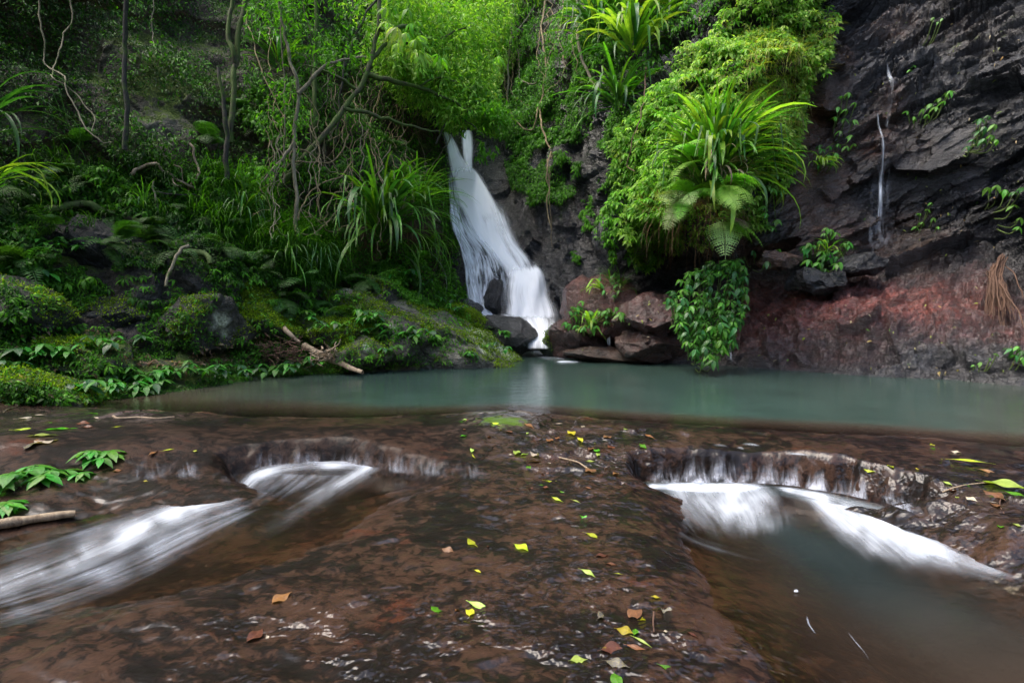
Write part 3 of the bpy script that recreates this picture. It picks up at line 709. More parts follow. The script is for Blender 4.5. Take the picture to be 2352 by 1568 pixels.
boulder('red_boulder', 1375, 715, 12.9, 82, 78, .8, -30, 'rust red boulder carrying strap leaved plants near the waterfall', M_wetb, RED, -.3, 5, 24, .7)
boulder('red_boulder', 1330, 775, 12.9, 62, 52, .6, 0, 'low rust red rock at the waterline beside the waterfall outflow', M_wetb, (.08, .030, .022), -.2, 5, 25, .7)
boulder('red_boulder', 1492, 728, 11.9, 92, 52, .8, -14, 'humped dark red boulder left of the glossy bush', M_wetb, (.085, .030, .026), -.3, 5, 26, .7)
boulder('red_boulder', 1485, 790, 11.7, 80, 34, .6, 6, 'undercut brown block at the waterline below the humped red boulder', M_wetb, (.075, .03, .02), -.3, 5, 27, 1.0)
boulder('red_boulder', 1390, 815, 12.2, 90, 20, .6, 4, 'flat wet apron of brown rock under the small cascade', M_wetb, (.08, .045, .03), -.1, 5, 28, .5)
boulder('wet_boulder', 1880, 645, 11.1, 80, 26, .5, 10, 'black broken ledge above the red shelf', M_wetb, BLK, -.3, 5, 29, 1.2)
boulder('wet_boulder', 1975, 610, 11.2, 60, 26, .5, -12, 'wet black slab where the thin trickle lands', M_wetb, BLK, -.3, 5, 30, 1.1)
boulder('wet_boulder', 1790, 598, 11.3, 48, 20, .4, 4, 'flat reddish block on the dark ledge', M_wetb, (.12, .055, .035), -.3, 5, 31, .8)

from mathutils.bvhtree import BVHTree
_vs = np.concatenate([s_[0] for s_ in SOLID]); _o = np.cumsum([0]+[len(s_[0]) for s_ in SOLID])
BV = BVHTree.FromPolygons(_vs.tolist(), np.concatenate([s_[1]+k for s_, k in zip(SOLID, _o)]).tolist())
EYE = Vector((0, 0, CAMZ))
def W1(px, py, off=0.0):
    P, n = wall_at(px, py); P = P[0]; d = P-np.array(EYE); L_ = np.linalg.norm(d); d /= L_
    h = BV.ray_cast(EYE, Vector(d), L_)
    if h[0] is not None: P = np.array(h[0])
    return P-d*off
def over_boulders(P, Nn):
    """move points that lie behind a boulder onto the boulder; returns mask of those moved"""
    P = P.copy(); Nn = Nn.copy(); m = np.zeros(len(P), bool); e_ = np.array(EYE)
    D = P-e_; L_ = np.linalg.norm(D, axis=1); D = D/L_[:, None]
    for i in range(len(P)):
        h = BV.ray_cast(EYE, Vector(D[i]), L_[i])
        if h[0] is not None: P[i] = h[0]; Nn[i] = h[1]; m[i] = True
    return P, Nn, m

# ================================================================== falling and foaming water
def ribbon_mesh(name, rows, mat, nu=16, sub=6, bulge=0.0, edge=.35, ends=(0.1, 0.1), noise=0.0, place=None, power=1.0):
    """rows: (pxL,pyL,pxR,pyR,third,cover) from top to bottom; place(px,py,third) -> points"""
    R = np.array(rows, float); n = len(R); t = np.linspace(0, n-1, (n-1)*sub+1)
    def cat(a):
        i = np.clip(np.floor(t).astype(int), 0, n-2); f = (t-i)
        g = lambda k: a[np.clip(k, 0, n-1)]
        p0, p1, p2, p3_ = g(i-1), g(i), g(i+1), g(i+2)
        return .5*((2*p1)+(-p0+p2)*f+(2*p0-5*p1+4*p2-p3_)*f**2+(-p0+3*p1-3*p2+p3_)*f**3)
    A = np.stack([cat(R[:, k]) for k in range(6)], -1)
    u = np.linspace(0, 1, nu); m = len(t)
    PX = A[:, None, 0]*(1-u)+A[:, None, 2]*u; PY = A[:, None, 1]*(1-u)+A[:, None, 3]*u
    TH = np.broadcast_to(A[:, None, 4], PX.shape)
    P = place(PX, PY, TH)
    b = (bulge*(1-(2*u-1)**2))[None, :]
    if noise: b = b + noise*fbm(np.stack([PX/28, PY/90, 0*PX], -1).reshape(-1, 3), 3, len(rows)+int(R[0, 0])).reshape(PX.shape)
    P = P + (np.array([0, 0, CAMZ])-P)/np.linalg.norm(P, axis=-1, keepdims=True)*b[..., None] if (bulge or noise) else P
    mid = P[:, nu//2]; Lg = np.r_[0, np.cumsum(np.linalg.norm(np.diff(mid, axis=0), axis=1))]
    Wd = np.linalg.norm(P[:, 0]-P[:, -1], axis=-1).mean()
    U = np.broadcast_to((u*Wd)[None, :], PX.shape); Vv = np.broadcast_to(Lg[:, None], PX.shape)
    v01 = Lg/Lg[-1]
    ed = smooth(0, edge, u)*smooth(1, 1-edge, u); en = smooth(0, max(ends[0], 1e-3), v01)*smooth(1, 1-max(ends[1], 1e-3), v01)
    vary = 1+.35*fbm(np.stack([PX/40, PY/45, 0*PX], -1).reshape(-1, 3), 3, int(abs(R[0, 0])) % 97).reshape(PX.shape)
    cov = vary*np.clip(A[:, 5], 0, 1.6)[:, None]*(ed**power)[None, :]*en[:, None]
    return mesh_np(name, P.reshape(-1, 3), grid_faces(m, nu), mat, uv=np.stack([U.ravel(), Vv.ravel()], -1), fa=cov.ravel())
def pl_depth(px, py, th):
    return unproj(px, py, np.minimum(th, wall_depth(px, py)-.42))
def pl_plane(px, py, th): return on_plane(px, py, th)
def pl_wall(off):
    def f(px, py, th):
        P, n = wall_at(px.ravel(), py.ravel())
        d = np.array([0, 0, CAMZ])-P; d /= np.linalg.norm(d, axis=1, keepdims=True)
        Q = (P+d*off).reshape(px.shape+(3,))
        for _ in range(14): Q[1:-1] = (Q[:-2]+2*Q[1:-1]+Q[2:])/4
        return Q
    return f
wf = empty('waterfall', unproj(1240, 800, 14.6)); tag(wf, 'tall silky white waterfall dropping down the dark gorge wall into the pool', 'waterfall')
def wpart(name, *a, **k):
    o = add(name, ribbon_mesh(name, *a, **k), wf); o.matrix_parent_inverse = Matrix.Translation(-Vector(wf.location)); return o
wpart('upper_stream', [(1008,296,1036,300,18.7,.9),(1018,330,1052,325,18.5,1.2),(1022,370,1072,360,18.2,1.4),(1030,410,1100,395,17.9,1.5),(1050,460,1140,440,17.5,1.5)], M_fall, nu=14, bulge=.15, edge=.4, ends=(.05, .1), place=pl_depth)
wpart('side_stream', [(1054,296,1088,298,18.8,.8),(1056,330,1092,330,18.6,1.2),(1060,370,1090,370,18.3,1.1),(1066,410,1090,410,18.0,1.0),(1076,440,1094,440,17.8,.9)], M_fall, nu=10, bulge=.05, edge=.4, ends=(.03, .2), place=pl_depth)
wpart('main_sheet', [(1040,375,1090,375,17.9,1.1),(1034,420,1112,405,17.6,1.5),(1042,460,1140,448,17.2,1.6),(1062,500,1166,500,16.8,1.6),(1080,540,1184,550,16.4,1.6),(1108,580,1204,590,15.9,1.6),(1150,620,1222,622,15.4,1.6),(1160,650,1240,650,15.1,1.4)],
      M_fall, nu=24, bulge=.35, edge=.28, ends=(.1, .08), noise=.05, place=pl_depth)
wpart('spray_sheet', [(1110,440,1160,450,17.0,.4),(1120,500,1180,500,16.6,.7),(1140,550,1202,560,16.0,.8),(1165,600,1232,595,15.5,.9),(1180,630,1248,632,15.2,.9),(1195,660,1262,660,15.0,.6)], M_fall, nu=18, bulge=.2, edge=.5, ends=(.2, .2), place=pl_depth)
wpart('left_veil', [(1026,380,1052,380,17.7,.4),(1028,430,1056,430,17.3,.8),(1032,480,1070,480,16.9,.9),(1040,530,1100,530,16.4,1.0),(1060,580,1150,585,15.7,.95),(1064,630,1172,640,15.1,.9),(1066,680,1176,690,14.8,.8),(1075,715,1180,730,14.5,.5)],
      M_veil, nu=30, bulge=.3, edge=.15, ends=(.05, .1), noise=.06, place=pl_depth)
wpart('left_veil', [(1028,470,1050,470,17.0,.7),(1034,520,1062,515,16.5,1.1),(1050,560,1078,555,16.0,1.1),(1062,610,1098,610,15.3,1.2),(1066,660,1112,665,14.8,1.1),(1074,700,1128,705,14.5,1.2),(1100,728,1150,735,14.2,1.2),(1124,742,1168,752,14.0,1.0)],
      M_veil, nu=16, bulge=.12, edge=.25, ends=(.05, .1), noise=.03, place=pl_depth)
wpart('lower_curtain', [(1156,606,1238,590,15.2,1.0),(1146,642,1268,628,14.8,1.5),(1136,676,1278,676,14.5,1.4),(1136,708,1292,710,14.3,1.5),(1130,736,1302,742,14.1,1.4)], M_fall, nu=28, bulge=.3, edge=.38, ends=(.30, .12), noise=.14, place=pl_depth)
wpart('foot_stream', [(1124,712,1292,724,14.1,.6),(1136,736,1296,740,13.9,.85),(1170,760,1284,755,13.6,.95),(1200,780,1270,776,13.3,1.0),(1206,802,1268,802,13.0,.9)], M_fall, nu=24, bulge=.22, edge=.25, ends=(.15, .04), noise=.05, place=pl_depth)
wpart('side_rill', [(1130,742,1150,745,13.7,.8),(1160,764,1182,768,13.3,.7),(1182,782,1205,784,13.1,.8),(1196,796,1218,800,12.95,.6)], M_veil, nu=8, bulge=.05, edge=.3, ends=(.2, .1), place=pl_depth)
def thing_ribbon(name, rows, mat, label, cat, **k):
    o = add(name, ribbon_mesh(name, rows, mat, **k)); return tag(o, label, cat)
thing_ribbon('foam_patch', [(1216,802,1262,802,.018,1.0),(1212,815,1290,815,.017,.55),(1240,826,1330,827,.016,.5),(1290,832,1345,833,.016,.3)], M_foam, 'soft white water spreading where the waterfall enters the pool', 'foam', nu=20, edge=.35, ends=(.02, .3), place=pl_plane)
thing_ribbon('foam_patch', [(1262,829,1275,834,.014,.9),(1300,826,1302,834,.014,1.1),(1330,827,1330,834,.014,.8),(1345,830,1345,833,.014,.5)], M_foam, 'thin bright foam line on the far edge of the pool', 'foam', nu=8, edge=.4, ends=(.3, .3), place=pl_plane)

# cascades over the ledge
def cascade(name, label, pieces, origin):
    r = empty(name, origin); tag(r, label, 'ripples' if name == 'ripples' else 'cascade')
    for (pn, rows, mat, kw) in pieces:
        o = add(pn, ribbon_mesh(pn, rows, mat, **kw), r); o.matrix_parent_inverse = Matrix.Translation(-Vector(r.location))
    return r
def pl_lip(px, py, th): return on_plane(px, py, th)
z0 = PLUNGE_Z+.012
def lipsheet(xs, yt, yb, cov, floor, fan=8, edge=.1, ends=(.3, .0)):
    """water draped over the broken lip between xs[0] and xs[1]"""
    (a, b) = xs; rows = []
    for f, c in ((0, .5), (.25, .8), (.5, .9), (.75, 1.05), (1.0, 1.25)):
        rows.append((a-fan*f, yt[0]+(yb[0]-yt[0])*f, b+fan*f, yt[1]+(yb[1]-yt[1])*f, 0, cov*c))
    return rows, dict(nu=max(24, int((b-a)/3)), sub=6, edge=edge, ends=ends, place=pl_bed(.016, floor))
pc = []
for (xs_, yt_, yb_, cv) in [((1480,1580),(1044,1046),(1112,1114),.42),((1550,1640),(1030,1040),(1112,1114),.62),((1620,1700),(1030,1034),(1112,1114),.50),((1680,1750),(1040,1050),(1114,1116),.38),((1725,1800),(1044,1050),(1114,1118),.60),((1780,1850),(1050,1062),(1116,1124),.55),((1840,1910),(1058,1078),(1124,1136),.62),((1900,1950),(1076,1092),(1134,1142),.35),((1935,2000),(1070,1096),(1138,1156),.55),((2010,2110),(1086,1116),(1150,1190),.45)]:
    rw, kw = lipsheet(xs_, yt_, yb_, cv, z0+.01, fan=6, edge=.35, ends=(.45, .0)); pc.append(('water_curtain', rw, M_lip, kw))
for (x_, y_, w_) in [(1655,1024,26),(1725,1022,30),(1830,1044,44),(1700,1030,14)]:
    pc.append(('ripple', [(x_-w_,y_-4,x_-w_,y_+4,0,.3),(x_,y_-5,x_,y_+6,0,.8),(x_+w_,y_+2,x_+w_,y_+9,0,.3)], M_foam, dict(nu=8, edge=.45, ends=(.3,.3), place=pl_bed(.012))))
pc.append(('foam', [(1478,1104,1478,1126,z0,1.0),(1560,1100,1560,1135,z0,1.4),(1650,1100,1650,1140,z0,1.5),(1740,1104,1745,1136,z0,1.3),(1800,1110,1810,1128,z0,.8)], M_foam, dict(nu=16, edge=.5, ends=(.06, .3), place=pl_plane)))
pc.append(('foam', [(1476,1108,1790,1108,z0+.004,1.0),(1476,1132,1830,1130,z0+.004,1.0),(1490,1158,1850,1154,z0+.004,.85),(1515,1190,1860,1182,z0+.004,.68),(1545,1224,1860,1216,z0+.004,.52),(1570,1260,1850,1250,z0+.004,.36)], M_foam, dict(nu=56, edge=.36, ends=(.02, .3), place=pl_plane)))
pc.append(('foam', [(1750,1112,1765,1124,z0+.008,.5),(1830,1112,1826,1144,z0+.008,1.0),(1930,1124,1915,1186,z0+.008,1.1),(2060,1152,1990,1246,z0+.008,1.05),(2170,1202,2080,1296,z0+.008,.9),(2270,1250,2190,1330,z0+.008,.7),(2370,1298,2310,1356,z0+.008,.5),(2480,1345,2450,1390,z0+.008,.25)], M_foam, dict(nu=30, edge=.5, ends=(.08, .2), place=pl_plane)))
pc.append(('foam', [(1780,1128,2130,1196,z0+.002,1.0),(1810,1162,2210,1242,z0+.002,.95),(1845,1200,2270,1282,z0+.002,.82),(1885,1240,2310,1316,z0+.002,.66),(1925,1282,2350,1348,z0+.002,.5),(1965,1325,2380,1384,z0+.002,.35)], M_foam, dict(nu=70, edge=.32, ends=(.02, .35), place=pl_plane)))
pc.append(('foam', [(1500,1210,1560,1190,z0,.1),(1560,1250,1620,1225,z0,.22),(1640,1275,1690,1250,z0,.25),(1720,1290,1760,1270,z0,.18),(1800,1296,1830,1280,z0,.05)], M_wisp, dict(nu=24, edge=.45, ends=(.2, .3), place=pl_plane)))
cascade('cascade', 'wide white cascade pouring over the brown ledge into the plunge pool at right', pc, on_plane(1750, 1110, PLUNGE_Z))
pc = []
zl = -.222
def pl_stream(px, py, th):
    P = on_plane(px, py, zl)
    P[..., 2] = SY(P[..., 0], P[..., 1])+.012+th; return P
for (xs_, yt_, yb_, cv) in [((560,680),(1030,1024),(1084,1074),.38),((650,760),(1030,1026),(1072,1070),.45),((740,880),(1030,1034),(1070,1082),.42),((850,960),(1018,1034),(1086,1100),.45),((920,1040),(1034,1050),(1098,1110),.34),((1020,1150),(1044,1064),(1108,1120),.28),((290,400),(1040,1040),(1116,1112),.30),((370,480),(1036,1050),(1108,1112),.30),((470,560),(1070,1070),(1132,1122),.30)]:
    rw, kw = lipsheet(xs_, yt_, yb_, cv*1.1, -.21, fan=14, edge=.45, ends=(.5, .3)); pc.append(('water_curtain', rw, M_lip, kw))
U_ = [(890,1064),(800,1052),(700,1050),(625,1060),(566,1080),(532,1106),(500,1130),(430,1134),(340,1156),(240,1190),(120,1230),(0,1272),(-130,1314),(-260,1350)]
L_ = [(880,1094),(800,1094),(705,1098),(648,1106),(606,1122),(580,1150),(552,1172),(490,1196),(404,1236),(306,1286),(196,1340),(50,1396),(-90,1446),(-220,1490)]
CV = [.3,.85,1.0,.95,.8,.62,.7,.95,.92,.78,.64,.54,.48,.4]
pc.append(('foam', [(u[0],u[1],l[0],l[1],.024,c) for u, l, c in zip(U_, L_, CV)], M_foam, dict(nu=34, edge=.5, ends=(.05, .1), place=pl_stream)))
pc.append(('foam', [(820,1056,896,1080,.028,.85),(776,1086,860,1106,.024,.8),(720,1116,800,1142,.02,.66),(650,1148,740,1182,.016,.5),(570,1184,670,1226,.012,.34),(480,1226,590,1276,.008,.18)], M_foam, dict(nu=26, edge=.5, ends=(.08, .3), place=pl_stream)))
pc.append(('foam', [(560,1086,840,1094,.02,.5),(540,1110,800,1118,.018,.4),(520,1136,750,1144,.015,.3),(470,1170,700,1180,.012,.15)], M_wisp, dict(nu=50, edge=.3, ends=(.1, .4), place=pl_stream)))
cascade('cascade', 'low white rapid curling off the ledge on the left', pc, on_plane(700, 1075, -.22))
pc = []
pc.append(('foam', [(590,1130,640,1176,.02,.15),(430,1166,510,1250,.018,.5),(250,1230,340,1340,.014,.5),(60,1290,160,1410,.01,.42),(-160,1350,-60,1470,.006,.3)], M_wisp, dict(nu=36, edge=.45, ends=(.15, .1), place=pl_stream)))
pc.append(('foam', [(400,1150,430,1180,.02,.3),(280,1176,320,1214,.02,.4),(160,1204,200,1250,.016,.4),(20,1240,60,1294,.012,.36),(-120,1280,-70,1330,.008,.3)], M_wisp, dict(nu=22, edge=.45, ends=(.2, .2), place=pl_stream)))
cascade('cascade', 'long blue white streak of fast water running to the lower left', pc, on_plane(300, 1220, -.25))
thing_ribbon('foam_patch', [(225,1122,235,1134,.0,.2),(262,1118,265,1132,.0,.9),(300,1118,300,1130,.0,.8)], M_foam, 'small white splash below the dark wet rock on the left', 'foam', nu=8, edge=.45, ends=(.3, .4), place=pl_stream)
thing_ribbon('foam_patch', [(1462,1176,1484,1176,z0,.2),(1486,1186,1502,1180,z0,.9),(1500,1200,1514,1192,z0,.9),(1490,1214,1500,1208,z0,.4)], M_foam, 'small curl of foam turning near the left edge of the plunge pool', 'foam', nu=8, edge=.4, ends=(.2, .3), place=pl_plane)
thing_ribbon('foam_patch', [(1848,1410,1856,1410,z0,.5),(1854,1432,1862,1432,z0,.7),(1866,1450,1874,1450,z0,.6),(1880,1466,1884,1466,z0,.3)], M_wisp, 'short wavy thread of bubbles on the dark plunge pool', 'foam', nu=6, edge=.4, ends=(.2, .3), place=pl_plane)
thing_ribbon('foam_patch', [(1938,1440,1942,1440,z0,.5),(1960,1470,1965,1470,z0,.7),(1985,1500,1990,1500,z0,.6),(2006,1540,2010,1540,z0,.3)], M_wisp, 'long thin thread of bubbles near the bottom of the plunge pool', 'foam', nu=6, edge=.4, ends=(.2, .3), place=pl_plane)
thing_ribbon('foam_patch', [(1820,1356,1822,1360,z0,.8),(1828,1350,1830,1362,z0,1.0),(1836,1354,1838,1360,z0,.6)], M_foam, 'tiny dot of bubbles in the middle of the plunge pool', 'foam', nu=6, edge=.4, ends=(.3, .3), place=pl_plane)

pc = []
rs = np.random.default_rng(8)
def glint_dab(x, y, l, w, ang, c):  # pale strip that paints a glint of light on a ripple
    a = math.radians(ang); dx, dy = math.cos(a), math.sin(a)*.55; nx, ny = -math.sin(a)*.8, math.cos(a)*.55
    rows = []
    for f, g in ((-1, .5), (-.4, .9), (.3, 1.0), (1, .6)):
        cx_, cy_ = x+dx*l*f, y+dy*l*f
        rows.append((cx_-nx*w*g, cy_-ny*w*g, cx_+nx*w*g, cy_+ny*w*g, 0, c*g))
    return ('ripple', rows, M_foam, dict(nu=7, sub=3, edge=.5, ends=(.35, .35), place=pl_bed(.010)))
for (x, y, l, w, ang, c) in [(1290,1190,26,9,50,.8),(1262,1170,18,6,70,.6),(1320,1210,26,8,20,.6),(1420,1225,34,6,20,.5),(1470,1245,30,6,25,.5),(1372,1205,24,5,15,.5),(1240,1040,16,5,0,.5),(1090,1070,24,10,60,.5),(1120,1090,24,9,30,.4),(1140,1130,26,12,80,.35),
    (1060,1020,14,6,50,.5),(1500,1262,30,7,35,.4),(1530,1300,30,7,40,.4),(1560,1345,30,6,45,.4),(1600,1400,26,6,50,.4),(1220,1350,22,8,40,.6),(1275,1345,26,7,0,.6),(1250,1395,32,9,-20,.7),(1030,1440,24,9,10,.8),(1060,1455,22,10,30,.8),(1120,1450,26,8,20,.7),(1180,1405,18,9,60,.5),
    (950,1430,20,9,30,.5),(890,1440,30,10,60,.4),(1190,1460,24,10,70,.6),(1120,1510,20,9,50,.5),(1300,1505,26,10,10,.6),(1350,1520,24,10,30,.7),(1240,1545,24,9,0,.5),(700,1480,26,8,20,.4),(760,1400,26,8,-20,.35),(430,1525,46,9,-18,.7),(380,1540,26,8,-10,.5),(500,1548,40,10,-10,.5),(600,1550,26,9,10,.4),(640,1510,14,8,50,.6),
    (800,1330,24,8,-10,.25),(960,1350,16,7,60,.3),(1100,1250,20,5,10,.5),(1400,1540,14,8,30,.6),(1420,1380,20,6,20,.3),(1540,1260,30,6,20,.35),(1490,1200,20,6,10,.4),(300,1050,30,10,-30,.3),(400,1080,34,10,-60,.35),(330,1090,30,9,-40,.35)]:
    pc.append(glint_dab(x, y, l*.8, w*.8, ang+rs.normal(0, 8), c*.6))
for k in range(30):
    x = rs.uniform(1230, 1480); y = rs.uniform(985, 1150); pc.append(glint_dab(x, y, rs.uniform(5, 14), rs.uniform(1.5, 3.5), rs.uniform(-20, 40), rs.uniform(.2, .5)))
cascade('ripples', 'small pale dabs painted as ripple glints on the thin water over the brown slab', pc, on_plane(1250, 1300, -.25))

# thin trickles on the cliff
def trickle(rows, label, mat=None, off=.12, **k):
    kw = dict(nu=8, edge=.45, ends=(.1, .15), place=pl_wall(off)); kw.update(k)
    return thing_ribbon('trickle', [(x-w, y, x+w, y, 0, c) for (x, y, w, c) in rows], mat or M_veil, label, 'waterfall', **kw)
trickle([(2030,155,5,.5),(2034,175,6,.7),(2042,200,10,.6),(2048,222,14,.4),(2040,250,9,.35),(2034,285,8,.35),(2028,320,8,.35)], 'short white spout under the overhanging block high on the cliff', M_veil, .35)
trickle([(2010,255,3,.9),(2012,280,4,1),(2020,305,5,1),(2024,330,6,1),(2028,380,6,1),(2030,430,7,1),(2030,480,8,.9),(2030,560,11,.6)], 'long thin trickle falling down the middle of the black cliff', M_veil, .40)
trickle([(2046,230,6,.5),(2040,270,5,.4),(2034,310,8,.4)], 'faint sheet of water sliding beside the long thin trickle', M_veil, .25)
trickle([(2026,300,20,.1),(2028,340,28,.3),(2030,400,34,.36),(2028,480,42,.38),(2022,540,46,.36),(2014,600,40,.15)], 'fine curtain of drips around the long thin trickle', M_lip, .45, nu=40, edge=.4, ends=(.3, .2))
trickle([(1684,520,12,.15),(1685,560,12,.35),(1688,620,14,.30)], 'faint grey veil of water left of the dark cliff recess', M_veil, .3)
trickle([(1442,676,3,.6),(1440,690,4,.9),(1438,705,4,.4)], 'little spout between the two red boulders', M_fall, .8)
trickle([(1422,735,6,.5),(1408,765,9,.9),(1400,790,10,.8),(1396,800,6,.3)], 'small fan of white water on the red rock right of the waterfall', M_veil, .95, nu=14)
trickle([(1312,668,3,.5),(1314,680,4,.8),(1314,695,4,.3)], 'tiny spout on the dark wall near the falls', M_fall, .3)
trickle([(1676,740,6,.3),(1678,800,6,.6),(1679,842,8,.7)], 'thin trickle into the pool right of the glossy bush', M_veil, .35)
trickle([(1878,595,3,.3),(1880,630,4,.5),(1884,660,8,.3)], 'faint trickle over the broken ledge', M_veil, .4)
trickle([(2346,85,3,.3),(2342,130,3,.5),(2340,155,6,.3)], 'thin spray at the upper right corner of the cliff', M_veil, .3)
# ================================================================== plant building blocks
UPV = np.array([0, 0, 1.0])
def unit(v): return v/np.maximum(np.linalg.norm(v, axis=-1, keepdims=True), 1e-9)
LEAF_T = {   # (along, across, normal) and triangles
 'small': (np.array([(0,0,0),(.42,.5,.09),(.42,-.5,.09),(1,0,-.12)], float), np.array([(0,2,3),(0,3,1)])),
 'broad': (np.array([(0,0,0),(.28,.42,.07),(.62,.44,.03),(1,0,-.22),(.62,-.44,.03),(.28,-.42,.07),(.5,0,-.02)], float),
           np.array([(0,6,1),(1,6,2),(2,6,3),(3,6,4),(4,6,5),(5,6,0)])),
 'lance': (np.array([(0,0,0),(.35,.5,.05),(.75,.32,-.08),(1,0,-.3),(.75,-.32,-.08),(.35,-.5,.05)], float),
           np.array([(0,5,1),(1,5,4),(1,4,2),(2,4,3)])),
}
def leaves_arrays(pos, d, nrm, ln, wd, kind):
    T, Fc = LEAF_T[kind]; d = unit(d); w = unit(np.cross(nrm, d)); n = np.cross(d, w)
    V = pos[:, None] + d[:, None]*T[None, :, 0:1]*ln[:, None, None] + w[:, None]*T[None, :, 1:2]*wd[:, None, None] + n[:, None]*T[None, :, 2:3]*ln[:, None, None]
    k = len(T); FF = Fc[None]+np.arange(len(pos))[:, None, None]*k
    return V.reshape(-1, 3), FF.reshape(-1, 3), k
def pick_colors(n, pal, r=rng):
    pal = np.array(pal, float); i = r.integers(0, len(pal), n); j = r.integers(0, len(pal), n); f = r.random((n, 1))*.5
    c = pal[i]*(1-f)+pal[j]*f
    return c*(.7+.65*r.random((n, 1)))
REPL = True
class Bag:
    """collects many leaf / blade faces for one foliage mass"""
    def __init__(s): s.V = []; s.F = []; s.C = []; s.n = 0
    def add(s, V, Fc, c):
        s.V.append(V); s.F.append(Fc+s.n); s.C.append(c); s.n += len(V)
    def leaves(s, pos, d, nrm, ln, wd, cols, kind='small'):
        kp = pos[:, 2] > -8; pos, d, nrm, ln, wd, cols = pos[kp], d[kp], nrm[kp], ln[kp], wd[kp], cols[kp]
        V, Fc, k = leaves_arrays(pos, d, nrm, ln, wd, kind); s.add(V, Fc, np.repeat(cols, k, 0))
    def build(s, name, mat, parent=None):
        me = mesh_np(name, np.concatenate(s.V), np.concatenate(s.F), mat, col=np.concatenate(s.C))
        o = add(name, me, parent)
        if parent is not None: o.matrix_parent_inverse = Matrix.Translation(-Vector(parent.location))
        return o
def in_poly(px, py, poly):
    return sdf_poly(px, py, poly) < 0
def region(poly, n, dens=None, seed=0, scale=.9, thr=-.35):
    """n random photo positions inside poly, thinned by clumpy noise; returns px, py, wall point, wall normal"""
    poly = np.array(poly, float); x0, y0 = poly.min(0); x1, y1 = poly.max(0)
    PX = []; PY = []; tot = 0
    while tot < n:
        a = rng.random(n*2)*(x1-x0)+x0; b = rng.random(n*2)*(y1-y0)+y0
        m = in_poly(a, b, poly); a, b = a[m], b[m]
        P, _ = wall_at(a, b)
        m = fbm(P*scale, 3, seed+300) > thr; a, b = a[m], b[m]
        if dens is not None:
            m = rng.random(len(a)) < dens(a, b); a, b = a[m], b[m]
        PX.append(a); PY.append(b); tot += len(a)
    px = np.concatenate(PX)[:n]; py = np.concatenate(PY)[:n]
    P, Nn = wall_at(px, py); P, Nn, m = over_boulders(P, Nn)
    if REPL and m.any():
        P[m & (rng.random(n) > .4)] += np.array([0, 60., -40.])      # keep boulders mostly bare: surplus leaves are dropped
    return px, py, P, Nn
def lift(P, off):
    d = unit(np.array([0, 0, CAMZ])-P)*np.array([1, 1, .35]); return P+unit(d)*off[:, None]
def wall_leaves(bag, poly, n, size, pal, off=(.02, .25), kind='small', seed=0, aspect=.42, thr=-.3, dens=None, droop=.6, scale=.9, face=.8):
    px, py, P, Nn = region(poly, n, dens, seed, scale, thr)
    cl = fbm(P*2.2, 3, seed+9)          # clumps stand proud of the wall
    o = off[0]+(off[1]-off[0])*rng.random(n)*(.5+.8*np.clip(cl+.3, 0, 1.2))
    pos = lift(P, o); v = unit(np.array([0, 0, CAMZ])-P)
    r = rng.normal(size=(n, 3))
    d = v*face*.8-UPV*droop+r*.75
    nr = UPV*.9+v*.55+rng.normal(size=(n, 3))*.35
    ln = (size[0]+(size[1]-size[0])*rng.random(n)**1.5)
    bag.leaves(pos, d, nr, ln, ln*aspect*(.8+.4*rng.random(n)), pick_colors(n, pal), kind)
def whorls(bag, P, v, ln, k, pal, kind='lance', aspect=.36, droop=.45, upc=.8):
    """umbrella-like whorls of k leaves at every node P (n,3); v = direction the shoot faces"""
    kp = P[:, 2] > -8; P, v, ln = P[kp], v[kp], ln[kp]
    n = len(P); ax = unit(UPV*upc+v*.5+rng.normal(size=(n, 3))*.22)
    t = unit(np.cross(ax, rng.normal(size=(n, 3)))); b = np.cross(ax, t)
    ph = rng.random(n)*6.28; base = pick_colors(n, pal)
    for j in range(k):
        a = ph+6.2832*j/k+rng.normal(size=n)*.2
        rad = t*np.cos(a)[:, None]+b*np.sin(a)[:, None]
        d = rad-ax*(droop+.35*rng.random(n))[:, None]
        nr = ax+rad*.35
        l = ln*(.7+.5*rng.random(n))
        bag.leaves(P+rad*.01, d, nr, l, l*aspect, base*(.8+.4*rng.random((n, 1))), kind)
def wall_whorls(bag, poly, n, size, k, pal, off=(.05, .35), seed=0, thr=-.3, scale=.9, kind='lance', aspect=.36, dens=None, droop=.45):
    px, py, P, Nn = region(poly, n, dens, seed, scale, thr)
    cl = fbm(P*2.0, 3, seed+9); o = off[0]+(off[1]-off[0])*rng.random(n)*(.5+.8*np.clip(cl+.3, 0, 1.2))
    pos = lift(P, o); v = unit(np.array([0, 0, CAMZ])-P)
    whorls(bag, pos, v, size[0]+(size[1]-size[0])*rng.random(n), k, pal, kind, aspect, droop)
